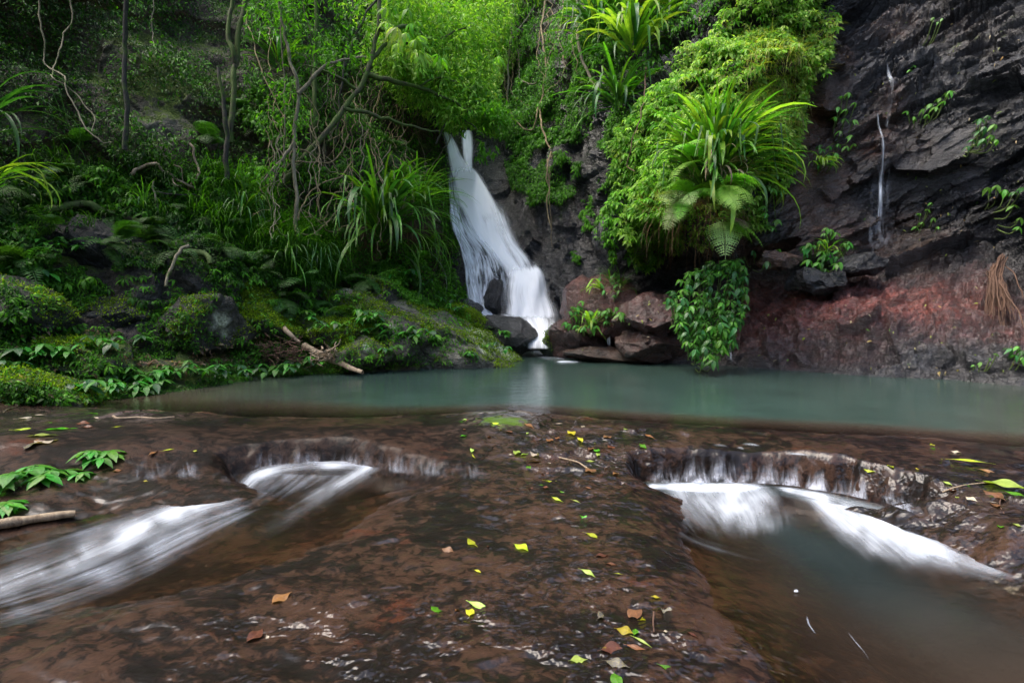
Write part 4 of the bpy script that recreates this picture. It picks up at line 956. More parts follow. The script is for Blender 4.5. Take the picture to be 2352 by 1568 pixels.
def blades(bag, root, azdir, ln, wd, el, droop, cols, segs=5):
    """arching narrow blades; root (n,3); azdir (n,3) horizontal unit; el start elevation; droop total bend (rad)"""
    kp = root[:, 2] > -8; root, azdir, ln, wd, el, droop, cols = root[kp], azdir[kp], ln[kp], wd[kp], el[kp], droop[kp], cols[kp]
    n = len(root); side = unit(np.cross(azdir, UPV)); V = []
    p = root.copy(); step = ln/segs
    for s in range(segs+1):
        t = s/segs; w = wd*(1-t**2.2)*(.55+.45*min(1, t*4)); e_ = el-droop*t**1.4
        V.append(p-side*w[:, None]*.5); V.append(p+side*w[:, None]*.5)
        p = p+(azdir*np.cos(e_)[:, None]+UPV*np.sin(e_)[:, None])*step[:, None]
    V = np.stack(V, 1); k = V.shape[1]
    Fc = []
    for s in range(segs):
        a = 2*s; Fc += [(a, a+1, a+3), (a, a+3, a+2)]
    FF = (np.array(Fc)[None]+np.arange(n)[:, None, None]*k).reshape(-1, 3)
    bag.add(V.reshape(-1, 3), FF, np.repeat(cols, k, 0))

def spline(P, n):
    P = np.array(P, float); m = len(P)
    if m == 2: return P[0]+(P[1]-P[0])*np.linspace(0, 1, n)[:, None]
    t = np.linspace(0, m-1, n); i = np.clip(np.floor(t).astype(int), 0, m-2); f = (t-i)[:, None]
    g = lambda k: P[np.clip(k, 0, m-1)]
    p0, p1, p2, p3_ = g(i-1), g(i), g(i+1), g(i+2)
    return .5*((2*p1)+(-p0+p2)*f+(2*p0-5*p1+4*p2-p3_)*f**2+(-p0+3*p1-3*p2+p3_)*f**3)
def tube(P, r0, r1, sides=6, n=None, wob=0.0, seed=0):
    n = n or max(8, len(P)*5); C_ = spline(P, n)
    if wob:
        C_ = C_ + wob*np.stack([fbm(C_*3+9*k, 3, seed+k) for k in range(3)], -1)
    T = unit(np.gradient(C_, axis=0)); ref = np.array([.3, .9, .1])
    u = unit(np.cross(T, ref)); w = np.cross(T, u)
    r = np.linspace(r0, r1, n)*(1+.15*vnoise(C_*8, seed+5))
    a = np.linspace(0, 2*math.pi, sides, endpoint=False)
    V = C_[:, None]+r[:, None, None]*(u[:, None]*np.cos(a)[None, :, None]+w[:, None]*np.sin(a)[None, :, None])
    V = V.reshape(-1, 3); Fc = []
    for i in range(n-1):
        for j in range(sides):
            a0 = i*sides+j; a1 = i*sides+(j+1) % sides
            Fc.append((a0, a1, a1+sides, a0+sides))
    return V, np.array(Fc), C_
def tubes_mesh(name, lst, mat):
    Vs = []; Fs = []; n = 0
    for V, Fc in lst: Vs.append(V); Fs.append(Fc+n); n += len(V)
    return mesh_np(name, np.concatenate(Vs), np.concatenate(Fs), mat)
def child(name, me, parent):
    o = add(name, me, parent); o.matrix_parent_inverse = Matrix.Translation(-Vector(parent.location)); return o

# strap leaves: shared blade meshes -----------------------------------------
def strap_mesh(name, el, droop, wd, mat, segs=9, power=1.6, kink=None):
    """unit-length arching strap leaf along +X, V-shaped in section"""
    p = np.array([0., 0.]); V = []; UV = []
    for s in range(segs+1):
        t = s/segs; w = wd*(math.sin(math.pi*min(1, .12+.88*t)**.8)**.6 if t < 1 else .02)*.5
        w = max(w, wd*.02); e_ = el-droop*t**power
        if kink and t > kink: e_ = min(e_, -1.35)
        nx, nz = -math.sin(e_), math.cos(e_)
        for sgn in (-1, 0, 1):
            up = .25*w if sgn else 0
            V.append((p[0]+nx*up, sgn*w, p[1]+nz*up)); UV.append((.5+.5*sgn, t))
        p = p+np.array([math.cos(e_), math.sin(e_)])/segs
    Fc = []
    for s in range(segs):
        for j in (0, 1):
            a = s*3+j; Fc.append((a, a+1, a+4, a+3))
    return mesh_np(name, np.array(V), np.array(Fc), mat, uv=np.array(UV))
M_strap = plain_leaf('strap_leaf', (.12, .29, .025), (.045, .13, .012), .38, .34)
M_strapdark = plain_leaf('dark_strap_leaf', (.05, .15, .028), (.02, .07, .015), .3, .36)
M_straplime = plain_leaf('lime_strap_leaf', (.32, .46, .06), (.14, .30, .03), .4, .34)
M_dead = plain_leaf('dead_leaf', (.42, .33, .24), (.22, .14, .09), .2, .7)
def strap_set(mat, wd, els, droop):
    return [strap_mesh('leaf', e_, droop*(1.15 if k % 2 else .8), wd*(1+.15*(k % 3-1)), mat, kink=(.62 if k % 4 == 3 else None)) for k, e_ in enumerate(els)]
ELS = [1.45, 1.3, 1.1, .9, .7, .5, .3, .1, -.2]
SETS = {'main': strap_set(M_strap, .042, ELS, 1.5), 'lime': strap_set(M_straplime, .062, ELS, 2.2), 'dark': strap_set(M_strapdark, .05, ELS, 2.2),
        'left': strap_set(M_strap, .030, ELS, 2.3), 'grass': strap_set(M_strapdark, .020, ELS, 2.5), 'dead': strap_set(M_dead, .05, ELS, 3.0), 'limesmall': strap_set(M_straplime, .09, ELS, 2.0)}
def strap_plant(name, label, base, n, length, sets, az=(180, 360), bias_el=None, group=None, cat='plant', lean=(0, 0), lv=.3, seed=0, spread=.12):
    r_ = np.random.default_rng(seed+500)
    root = empty(name, base); tag(root, label, cat, group)
    for i in range(n):
        key = sets[r_.integers(0, len(sets))]; S = SETS[key]
        if bias_el: k = int(np.clip(r_.normal(bias_el[0], bias_el[1]), 0, len(S)-1))
        else: k = r_.integers(0, len(S))
        o = bpy.data.objects.new('leaf', S[k]); COL.objects.link(o); o.parent = root
        a = math.radians(r_.uniform(*az)); L_ = length*(1-lv*r_.random())
        if key == 'dead': L_ *= .7
        o.rotation_euler = (r_.normal(lean[0], .12), r_.normal(-lean[1], .08), a)
        o.scale = (L_, L_*(.8+.4*r_.random()), L_)
        o.location = (math.cos(a)*spread*r_.random()*length, math.sin(a)*spread*r_.random()*length, r_.normal(0, .08)*length)
    return root
# ferns ---------------------------------------------------------------------
def frond_mesh(name, mat, el=.9, droop=1.8, pairs=15, bip=8, wide=.30, uvc=False):
    p = np.array([0., 0.]); V = []; Fc = []; UV = []
    def quadleaf(a, d, n, l, w):
        s = unit(np.cross(n, d)); i = len(V)
        V.extend([a, a+d*l*.4+s*w*.5, a+d*l, a+d*l*.4-s*w*.5]); UV.extend([(.5, 0), (1, .4), (.5, 1), (0, .4)])
        Fc.extend([(i, i+1, i+2), (i, i+2, i+3)])
    pts = []
    M_ = 40
    for s in range(M_+1):
        t = s/M_; e_ = el-droop*t**1.4; pts.append((p.copy(), e_)); p = p+np.array([math.cos(e_), math.sin(e_)])/M_
    for s in range(M_):           # rachis
        (a, e0), (b, e1) = pts[s], pts[s+1]; w = .006*(1-s/M_)+.002; i = len(V)
        V.extend([np.array([a[0], -w, a[1]]), np.array([a[0], w, a[1]]), np.array([b[0], w, b[1]]), np.array([b[0], -w, b[1]])]); UV.extend([(.5, .5)]*4)
        Fc.extend([(i, i+1, i+2), (i, i+2, i+3)])
    for k in range(pairs):
        t = .12+.86*k/pairs; q, e_ = pts[int(t*M_)]; o_ = np.array([q[0], 0, q[1]])
        ln = wide*math.sin(math.pi*min(1, (1-t)*.62+.06))**.9*1.15*(1-t*.25)
        fw = np.array([math.cos(e_), 0, math.sin(e_)]); nn = np.array([-math.sin(e_), 0, math.cos(e_)])
        for sg in (-1, 1):
            d = unit(fw*.35+np.array([0, sg, 0])-nn*.18)
            if bip and ln > .05:
                m = max(3, int(bip*ln/wide)+1)
                for j in range(m):
                    u = (j+.5)/m; a = o_+d*ln*u-nn*.1*ln*u*u; l2 = ln*.26*(1-u*.75)
                    for s2 in (-1, 1):
                        d2 = unit(d*.5+s2*np.cross(nn, d)*.9); quadleaf(a, d2, nn, l2, l2*.5)
                quadleaf(o_, d, nn-d*.1, ln, ln*.13)
            else: quadleaf(o_, d, nn, ln, max(.018, ln*.16))
    return mesh_np(name, np.array(V), np.array(Fc), mat, uv=np.array(UV))
M_fern = plain_leaf('fern', (.055, .15, .020), (.028, .08, .012), .35, .55, vein=False)
M_fernlime = plain_leaf('bright_fern', (.30, .56, .08), (.16, .38, .05), .42, .5, vein=False)
M_fernpale = plain_leaf('pale_fern', (.42, .56, .22), (.24, .36, .12), .35, .6, vein=False)
M_ferndead = plain_leaf('withered_fern', (.32, .22, .15), (.15, .09, .06), .2, .8, vein=False)
FR = {}
for key, mt in (('green', M_fern), ('lime', M_fernlime), ('pale', M_fernpale), ('dead', M_ferndead)):
    FR[key] = [frond_mesh('frond', mt, e_, dr, 15, 6, .30) for e_, dr in ((1.1, 1.9), (.8, 1.9), (.45, 1.6), (.1, 1.3), (-.5, .9))]
    FR[key+'_s'] = [frond_mesh('frond', mt, e_, dr, 12, 0, .26) for e_, dr in ((1.1, 1.9), (.8, 1.9), (.4, 1.6), (.0, 1.2))]
def fern(label, base, n, length, keys, az=(185, 355), group=None, seed=0, low=0, sc=(1, 1)):
    r_ = np.random.default_rng(seed+900); root = empty('fern', base); tag(root, label, 'fern', group)
    for i in range(n):
        S = FR[keys[r_.integers(0, len(keys))]]; k = r_.integers(low, len(S))
        o = bpy.data.objects.new('frond', S[k]); COL.objects.link(o); o.parent = root
        L_ = length*(.7+.5*r_.random()); o.scale = (L_*sc[0], L_*sc[1], L_*sc[0])
        o.rotation_euler = (r_.normal(0, .2), r_.normal(0, .12), math.radians(r_.uniform(*az)))
        o.location = r_.normal(0, .03, 3)*length
    return root
# broad leaves as parts -------------------------------------------------------
def blade_mesh(name, mat, wd=.42, segs=6, fold=.12, curl=.25, teeth=0.0, wave=0.0, bend=0.0, stalk=0.0):
    V = []; UV = []
    for s in range(segs+1):
        t = s/segs; tb = max(0, (t-stalk)/(1-stalk)); w = wd*.5*(math.sin(math.pi*tb**.8)**(.75+.5*tb) if 0 < tb < .999 else 0)
        if stalk: w = max(w, .012)
        bo = bend*math.sin(math.pi*t)
        if s % 2 and teeth: w *= 1-teeth
        z = -curl*t*t; wz = wave*math.sin(t*9)
        V += [(t, -w+bo, z+fold*w+wz*w), (t, bo, z), (t, w+bo, z+fold*w-wz*w)]; UV += [(0, t), (.5, t), (1, t)]
    Fc = []
    for s in range(segs):
        for j in (0, 1): a = s*3+j; Fc.append((a, a+1, a+4, a+3))
    return mesh_np(name, np.array(V), np.array(Fc), mat, uv=np.array(UV))
M_gloss = plain_leaf('glossy_leaf', (.045, .17, .030), (.018, .075, .014), .25, .22)
M_glosslt = plain_leaf('young_leaf', (.13, .34, .035), (.06, .20, .02), .35, .28)
M_herb = plain_leaf('herb_leaf', (.06, .27, .02), (.03, .15, .012), .3, .42)
M_herbdark = plain_leaf('dark_herb_leaf', (.03, .11, .03), (.015, .055, .016), .3, .33)
BL = {'gloss': [blade_mesh('leaf', M_gloss, .40, curl=c) for c in (.15, .35, .55)], 'young': [blade_mesh('leaf', M_glosslt, .40, curl=c) for c in (.2, .4)],
      'herb': [blade_mesh('leaf', M_herb, w, curl=c, teeth=.10, segs=8) for w, c in ((.36, .2), (.50, .3), (.42, .4))], 'herbdark': [blade_mesh('leaf', M_herbdark, w, curl=c) for w, c in ((.4, .2), (.5, .35))],
      'herbyoung': [blade_mesh('leaf', M_glosslt, .42, curl=.3)]}
def put_leaf(root, me, loc, dirv, nrm, L_, ws=1.0):
    d = Vector(dirv).normalized(); y_ = Vector(nrm).cross(d)
    if y_.length < 1e-4: y_ = Vector((0, 1, 0))
    y_.normalize(); z_ = d.cross(y_)
    M = Matrix(((d.x, y_.x, z_.x, 0), (d.y, y_.y, z_.y, 0), (d.z, y_.z, z_.z, 0), (0, 0, 0, 1)))
    o = bpy.data.objects.new('leaf', me); COL.objects.link(o); o.parent = root
    M = Matrix.Translation(Vector(loc)) @ M @ Matrix.Diagonal((L_, L_*ws, L_, 1))
    o.matrix_basis = M
    return o
def herb(name, label, base, nodes, leaf_l, keys, spread, height, per=5, cat='plant', group=None, seed=0, stem=True, facing=(0, -1), droop=.35, maxl=300):
    """leafy plant: several shoots, each ending in a whorl of leaves; leaves and stems are parts"""
    r_ = np.random.default_rng(seed+1500); root = empty(name, base); tag(root, label, cat, group)
    st = []; cnt = 0
    for i in range(nodes):
        a = r_.uniform(0, 6.28); rr = spread*math.sqrt(r_.random())
        x_, y_ = math.cos(a)*rr+facing[0]*spread*.3, math.sin(a)*rr*.7+facing[1]*spread*.3
        z_ = height*(.35+.65*r_.random())*(1-.4*rr/max(spread, 1e-3))
        tip = np.array([x_, y_, z_])
        V, Fc, _ = tube([(x_*.2, y_*.2, -.03), (x_*.7, y_*.7, z_*.6), tip], leaf_l*.03, leaf_l*.02, 4, 6); st.append((V, Fc))
        ph = r_.uniform(0, 6.28)
        for j in range(per):
            if cnt >= maxl: break
            b = ph+6.283*j/per+r_.normal(0, .2); rad = Vector((math.cos(b), math.sin(b), 0))
            d = rad-Vector((0, 0, 1))*(droop*r_.uniform(.2, 1.4)); S = BL[keys[r_.integers(0, len(keys))]]
            put_leaf(root, S[r_.integers(0, len(S))], tip, d, Vector((0, 0, 1))+rad*.3, leaf_l*r_.uniform(.6, 1.2)); cnt += 1
    if stem:
        me = tubes_mesh('stem', st, M_stem); o = add('stem', me, root)
    return root
M_stem = bark_material('green_stem', (.06, .10, .02), (.14, .20, .05))

# ================================================================== foliage masses
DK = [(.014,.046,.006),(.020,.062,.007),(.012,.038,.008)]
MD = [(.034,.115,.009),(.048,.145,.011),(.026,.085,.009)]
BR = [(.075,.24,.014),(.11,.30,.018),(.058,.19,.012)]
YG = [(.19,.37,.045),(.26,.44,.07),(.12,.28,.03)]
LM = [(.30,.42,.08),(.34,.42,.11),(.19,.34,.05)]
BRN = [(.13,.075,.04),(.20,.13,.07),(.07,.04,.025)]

def stuff(bag, name, label, mat=None):
    o = bag.build(name, mat or M_leaf); return tag(o, label, None, None, 'stuff')
b = Bag()   # shaded left bank
LB = [(-250,-150),(1040,-150),(1035,330),(1045,640),(1010,690),(900,690),(760,760),(600,690),(420,660),(300,640),(120,700),(0,760),(-250,800)]
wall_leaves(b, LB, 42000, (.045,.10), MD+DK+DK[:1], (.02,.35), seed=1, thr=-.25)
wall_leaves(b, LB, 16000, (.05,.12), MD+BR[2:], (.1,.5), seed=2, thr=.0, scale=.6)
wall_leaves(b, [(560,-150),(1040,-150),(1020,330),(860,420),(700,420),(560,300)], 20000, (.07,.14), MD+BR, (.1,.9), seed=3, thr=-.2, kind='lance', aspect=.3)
wall_leaves(b, [(-250,-150),(560,-150),(500,450),(200,520),(-250,600)], 9000, (.05,.10), DK+MD, (.05,.3), seed=4, thr=.15, scale=.5)
wall_leaves(b, [(150,380),(480,330),(650,420),(900,600),(1000,640),(840,690),(620,640),(380,560)], 14000, (.04,.09), MD+BR[2:], (.02,.25), seed=5, thr=.05)
wall_whorls(b, [(0,420),(300,380),(640,440),(900,600),(960,680),(760,740),(400,640),(0,680)], 1300, (.07,.15), 5, MD+BR, (.05,.35), seed=16, thr=-.1, kind='lance')
wall_whorls(b, [(0,680),(420,650),(700,700),(1000,690),(1150,760),(830,845),(540,870),(200,915),(0,940)], 900, (.06,.12), 5, MD+BR, (.03,.18), seed=17, thr=-.1, scale=1.4, kind='lance')
# bank just left of the falls
wall_leaves(b, [(880,400),(1035,330),(1052,500),(1062,700),(980,700),(900,640)], 9000, (.05,.11), MD+BR, (.02,.35), seed=6, thr=-.5)
wall_leaves(b, [(860,590),(1050,590),(1066,720),(960,700),(880,650)], 5000, (.05,.10), BR+YG[2:], (.02,.3), seed=7, thr=-.3)
wall_leaves(b, [(-200,640),(300,620),(560,640),(800,700),(1000,690),(1180,770),(1200,820),(1000,840),(830,850),(540,880),(200,925),(-200,960)], 26000, (.03,.075), MD+BR, (.005,.10), seed=15, thr=-.05, scale=1.3)
# litter and low cover near the shore
wall_leaves(b, [(-200,760),(130,700),(420,780),(620,800),(780,760),(860,850),(540,880),(200,925),(-200,980)], 7000, (.03,.07), MD+BR[2:]+DK, (.01,.12), seed=8, thr=.0, scale=1.6)
stuff(b, 'undergrowth', 'dense dark leafy undergrowth covering the steep left bank')
b = Bag()
wall_leaves(b, [(180,760),(620,770),(620,830),(420,860),(200,800)], 900, (.05,.11), BRN+[(.30,.22,.13)], (.01,.06), seed=9, thr=-.1, kind='lance', aspect=.35)
wall_leaves(b, [(700,480),(1000,620),(960,680),(760,620)], 1800, (.04,.09), BRN, (.01,.1), seed=10, thr=-.3, aspect=.3)
wall_leaves(b, [(-100,780),(200,770),(250,900),(-100,960)], 350, (.06,.12), BRN+[(.33,.26,.17)], (.01,.06), seed=12, thr=-.3, kind='lance', aspect=.35)
stuff(b, 'leaf_litter', 'brown fallen leaves and twigs caught on the shaded left bank')
b = Bag()   # grass tufts on the left bank
def tufts(bag, poly, n, per, ln, wd, pal, seed, off=(.02,.1), thr=-.2):
    px, py, P, Nn = region(poly, n, None, seed, .9, thr); P = lift(P, off[0]+off[1]*rng.random(n))
    P = np.repeat(P, per, 0)+rng.normal(size=(n*per, 3))*.04; m = n*per
    a = np.radians(rng.uniform(180, 360, m)); az = np.stack([np.cos(a), np.sin(a), 0*a], -1)
    L_ = rng.uniform(ln[0], ln[1], m)
    blades(bag, P, az, L_, np.full(m, wd)*(.7+.6*rng.random(m)), rng.uniform(.3, 1.4, m), rng.uniform(1.4, 2.8, m), pick_colors(m, pal))
tufts(b, [(500,400),(700,440),(900,560),(760,640),(560,600),(420,480)], 120, 26, (.45,.95), .014, MD+BR, 21)
tufts(b, [(620,520),(760,560),(740,680),(640,640)], 45, 30, (.5,.9), .013, MD+BR[:1], 22)
tufts(b, [(60,380),(420,360),(480,520),(120,560)], 60, 20, (.3,.6), .014, DK+MD, 23)
stuff(b, 'grass_tufts', 'long drooping grass hanging in tufts on the left bank')

b = Bag()   # climbing plants of the gorge wall
wall_leaves(b, [(1170,150),(1420,60),(1480,470),(1380,500),(1250,460),(1170,430),(1150,330)], 26000, (.06,.13), MD+BR, (.02,.4), seed=31, thr=-.12, kind='lance', aspect=.36)
wall_whorls(b, [(1150,290),(1300,300),(1440,300),(1470,480),(1300,450),(1210,470)], 1500, (.08,.15), 5, BR+MD, (.1,.5), seed=32, thr=-.05)
wall_whorls(b, [(1330,470),(1420,500),(1400,600),(1350,640),(1310,570)], 330, (.07,.13), 5, BR, (.03,.25), seed=33, thr=-.2)
wall_leaves(b, [(1070,-150),(1420,-150),(1420,150),(1150,330),(1080,260)], 26000, (.08,.17), BR+MD+YG[2:], (.1,1.6), seed=34, thr=-.25, kind='lance', aspect=.3)
wall_leaves(b, [(1040,700),(1075,640),(1085,760),(1030,740)], 900, (.05,.1), BR, (.02,.2), seed=35, thr=-.5)
stuff(b, 'climbing_plants', 'green climbing plants clothing the shaded gorge wall above the black rock')
b = Bag()   # bright thicket closing the gorge above the falls
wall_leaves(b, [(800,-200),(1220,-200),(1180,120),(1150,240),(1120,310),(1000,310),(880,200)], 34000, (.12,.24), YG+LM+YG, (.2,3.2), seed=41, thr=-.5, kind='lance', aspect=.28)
wall_whorls(b, [(860,-60),(1180,-60),(1160,120),(1140,300),(1040,310),(900,200)], 1500, (.18,.34), 6, YG+LM+BR[:2], (2.0,4.5), seed=42, thr=-.1, scale=1.1, kind='lance', aspect=.26, droop=.7)
wall_leaves(b, [(1020,-100),(1250,-100),(1180,120),(1140,200),(1050,150)], 5000, (.12,.22), BR+MD, (.5,3.5), seed=43, thr=.0, scale=.5, kind='lance', aspect=.28)
stuff(b, 'thicket', 'sunlit yellow green thicket closing the gorge above the waterfall')
b = Bag()   # creeper curtain right of centre
CR = [(1905,-200),(1900,60),(1860,250),(1830,340),(1800,460),(1745,420),(1770,520),(1690,540),(1590,545),(1520,600),(1480,620),(1440,560),(1405,440),(1410,340),(1470,240),(1560,150),(1660,80),(1720,-60),(1740,-200)]
wall_leaves(b, CR, 22000, (.06,.12), BR+YG+YG[:1], (.0,.22), seed=51, thr=-.9, kind='small', aspect=.5)
wall_whorls(b, CR, 4200, (.09,.15), 5, YG+BR[:2]+LM, (.10,.42), seed=52, thr=-.8, kind='small', aspect=.42)
wall_leaves(b, [(1560,160),(1700,40),(1900,0),(1860,250),(1760,330)], 9000, (.05,.10), LM+YG, (.15,.45), seed=53, thr=-.3, aspect=.5)
wall_whorls(b, [(1420,480),(1520,470),(1530,560),(1500,610),(1455,600),(1425,540)], 420, (.08,.13), 5, YG+BR, (.1,.5), seed=54, thr=-.9)
wall_leaves(b, [(1400,-200),(1745,-200),(1740,-20),(1640,80),(1520,160),(1440,230),(1390,180)], 12000, (.07,.14), BR+MD, (.05,.6), seed=55, thr=-.35, kind='lance')
wall_whorls(b, [(1395,320),(1560,160),(1560,560),(1490,620),(1440,580),(1400,450)], 1700, (.09,.15), 5, YG+BR[:2]+LM[2:], (.25,.75), seed=56, thr=-.8, kind='small', aspect=.42)
stuff(b, 'creeper', 'thick bright yellow green creeper hanging over the bulge right of centre')
b = Bag()   # tangle of thin yellow stems in the creeper
def hairs(bag, poly, n, ln, wd, pal, seed, off=(.1,.4)):
    px, py, P, Nn = region(poly, n, None, seed, .8, -.6); P = lift(P, off[0]+(off[1]-off[0])*rng.random(n))
    a = np.radians(rng.uniform(200, 340, n)); az = np.stack([np.cos(a), np.sin(a)*.5, 0*a], -1)
    blades(bag, P, az, rng.uniform(ln[0], ln[1], n), np.full(n, wd), rng.uniform(-1.2, .8, n), rng.uniform(.3, 1.8, n), pick_colors(n, pal), 4)
hairs(b, [(1720,80),(1895,60),(1860,250),(1790,380),(1700,250)], 2600, (.15,.4), .010, [(.34,.38,.07),(.25,.30,.05),(.28,.24,.10)], 61)
hairs(b, CR, 1600, (.2,.5), .007, [(.20,.15,.06),(.25,.25,.08)], 62)
stuff(b, 'creeper_stems', 'tangled thin yellow stems over the right edge of the creeper')
b = Bag()   # roots hanging in the recess
hairs(b, [(1480,470),(1720,480),(1700,560),(1500,590)], 520, (.4,1.1), .010, [(.10,.05,.03),(.16,.09,.05),(.06,.035,.02)], 63, (.2,.9))
stuff(b, 'hanging_roots', 'brown hanging roots and dead fronds under the overhanging creeper', M_leaf)
b = Bag()   # sparse leaves caught on wet rock
for poly, n in (([(1740,700),(2352,640),(2352,860),(1740,840)], 90), ([(1930,0),(2352,0),(2352,600),(1930,560)], 110), ([(1330,650),(1560,700),(1560,820),(1330,810)], 40)):
    wall_leaves(b, poly, n, (.05,.10), [(.30,.36,.08),(.40,.25,.10),(.36,.30,.20),(.10,.22,.04)], (.01,.03), seed=71, thr=-3, kind='lance', aspect=.35)
stuff(b, 'scattered_leaves', 'fallen leaves scattered thinly over the wet rock of the right side')

b = Bag()   # cushions of moss on the boulders
cen = np.concatenate([m[0] for m in MOSSPTS]); fn = np.concatenate([m[1] for m in MOSSPTS]); ar = np.concatenate([m[2] for m in MOSSPTS]); mo = np.concatenate([m[3] for m in MOSSPTS])
ar = ar*np.clip(mo*2, 0, 1)*(fbm(cen*2.2, 4, 400)+mo*1.5-.45 > 0)*(fn[:, 2] > .0)*((np.array([0, 0, CAMZ])-cen)*fn).sum(1).clip(0)
ii = rng.choice(len(cen), 60000, p=ar/ar.sum())
P = cen[ii]+rng.normal(size=(60000, 3))*.02; ln = rng.uniform(.018, .045, 60000)
b.leaves(P, fn[ii]+rng.normal(size=(60000, 3))*.7, rng.normal(size=(60000, 3)), ln, ln*.6, pick_colors(60000, [(.16,.27,.012),(.24,.36,.02),(.09,.16,.01),(.12,.17,.012)]))
stuff(b, 'moss', 'bright green moss cushions on the boulders of the left bank')

# ================================================================== named plants
def onw(px, py, off=.1): return W1(px, py, off)
strap_plant('strap_leaved_plant', 'largest clump of upright strap shaped leaves in the middle of the bright creeper', onw(1640, 405, .75), 220, 1.68, ['main','main','main','lime','dark'], (165, 375), (2.4, 2.6), lean=(0, .0), seed=1, spread=.22)
strap_plant('strap_leaved_plant', 'dead pale strap leaves hanging inside the largest clump', onw(1630, 400, .95), 26, 1.2, ['dead'], (180, 360), (3.5, 2.5), seed=2, spread=.3)
strap_plant('strap_leaved_plant', 'broad drooping strap leaves overhanging the dark gap at the top centre', onw(1500, -20, 1.3), 60, 2.0, ['lime','main','dark'], (180, 360), (5.5, 1.8), seed=3, spread=.2)
strap_plant('strap_leaved_plant', 'mass of lime tipped strap leaves beside the top centre ferns', onw(1565, -10, 1.6), 50, 1.7, ['lime','main','main'], (180, 360), (4.5, 2), seed=31, spread=.2)
strap_plant('strap_leaved_plant', 'long grey green strap leaves hanging under the top centre ferns', onw(1460, 120, 1.2), 60, 1.8, ['dark','main','lime'], (170, 350), (4.5, 2.2), seed=32, spread=.2)
strap_plant('strap_leaved_plant', 'arching narrow leaved clump left of the top ferns', onw(1392, 95, .7), 60, 1.7, ['dark','dark','main','lime'], (150, 350), (3.5, 2.2), seed=4)
strap_plant('strap_leaved_plant', 'wide grey green strap leaves hanging down the dark wall beside the creeper', onw(1430, 235, .8), 60, 1.6, ['dark','dark','main'], (170, 330), (6, 1.8), seed=5)
strap_plant('strap_leaved_plant', 'thin strap clump high on the gorge wall at the upper middle', onw(1370, 20, .6), 40, 1.5, ['dark','main'], (170, 370), (4, 2), seed=6)
strap_plant('strap_leaved_plant', 'large dark green arching clump hanging over the bank left of the waterfall', onw(885, 520, .5), 110, 2.3, ['left','left','left','dark'], (240, 385), (3.6, 2.4), seed=7, spread=.12)
strap_plant('strap_leaved_plant', 'second narrow leaved clump drooping beside the top of the falls', onw(960, 470, .6), 60, 1.5, ['left','left','main'], (230, 380), (5, 2), seed=8)
strap_plant('strap_leaved_plant', 'grassy clump with long blades in the middle of the left bank', onw(565, 480, .4), 60, 1.15, ['grass','grass','left'], (180, 360), (3.5, 2.4), seed=9)
strap_plant('strap_leaved_plant', 'grassy clump drooping below the mossy trunks', onw(660, 590, .4), 50, 1.0, ['grass','left'], (180, 360), (5, 2), seed=10)
strap_plant('strap_leaved_plant', 'pale bladed grassy clump above the long mound of moss', onw(735, 600, .4), 50, .95, ['grass'], (180, 360), (5, 2), seed=11)
strap_plant('strap_leaved_plant', 'small rosette of strap leaves near the top of the leftmost rock wall', onw(330, 480, .3), 18, .6, ['dark','main'], (180, 360), (3, 2), seed=12)
strap_plant('strap_leaved_plant', 'big glossy strap leaves entering from the left edge of the scene', onw(-25, 395, .9), 14, 1.1, ['main','lime'], (-50, 60), (5, 1.2), seed=13)
strap_plant('strap_leaved_plant', 'dark strap leaves entering the left edge higher up', onw(-30, 270, .7), 14, 1.5, ['dark'], (-70, 40), (5, 1.5), seed=14)
strap_plant('strap_leaved_plant', 'lime strap leaved tuft on the red boulder beside the waterfall outflow', onw(1345, 745, .1), 34, .62, ['limesmall','main'], (170, 370), (3.5, 2.2), seed=15)
strap_plant('strap_leaved_plant', 'small dark strap tuft on top of the red boulder', onw(1385, 640, .1), 22, .5, ['main','dark'], (170, 370), (3, 2), seed=16)
strap_plant('strap_leaved_plant', 'narrow strap tuft beside the pointed dark outcrop', onw(1420, 655, .1), 20, .6, ['main','dark'], (170, 370), (3.5, 2), seed=17)
strap_plant('strap_leaved_plant', 'yellowing drooping leaves sticking out left of the red boulder', onw(1372, 655, .1), 7, .62, ['limesmall'], (165, 235), (6, .8), seed=18)
strap_plant('strap_leaved_plant', 'bright strap tuft inside the shrub above the red shelf', onw(1885, 590, .4), 20, .5, ['limesmall','main'], (170, 370), (4, 2), seed=19)
strap_plant('strap_leaved_plant', 'small strap tuft in the vines right of the creeper', onw(1885, 375, .3), 20, .5, ['limesmall'], (170, 370), (5, 2), seed=20)
strap_plant('strap_leaved_plant', 'dark strap leaved clump between the mossy trunks', onw(640, 130, .5), 30, 1.2, ['dark','main'], (180, 360), (4, 2), seed=22)
strap_plant('strap_leaved_plant', 'clump of strap leaves under the leaning tree', onw(1000, 560, .4), 40, .9, ['left'], (180, 360), (6, 1.5), seed=23)

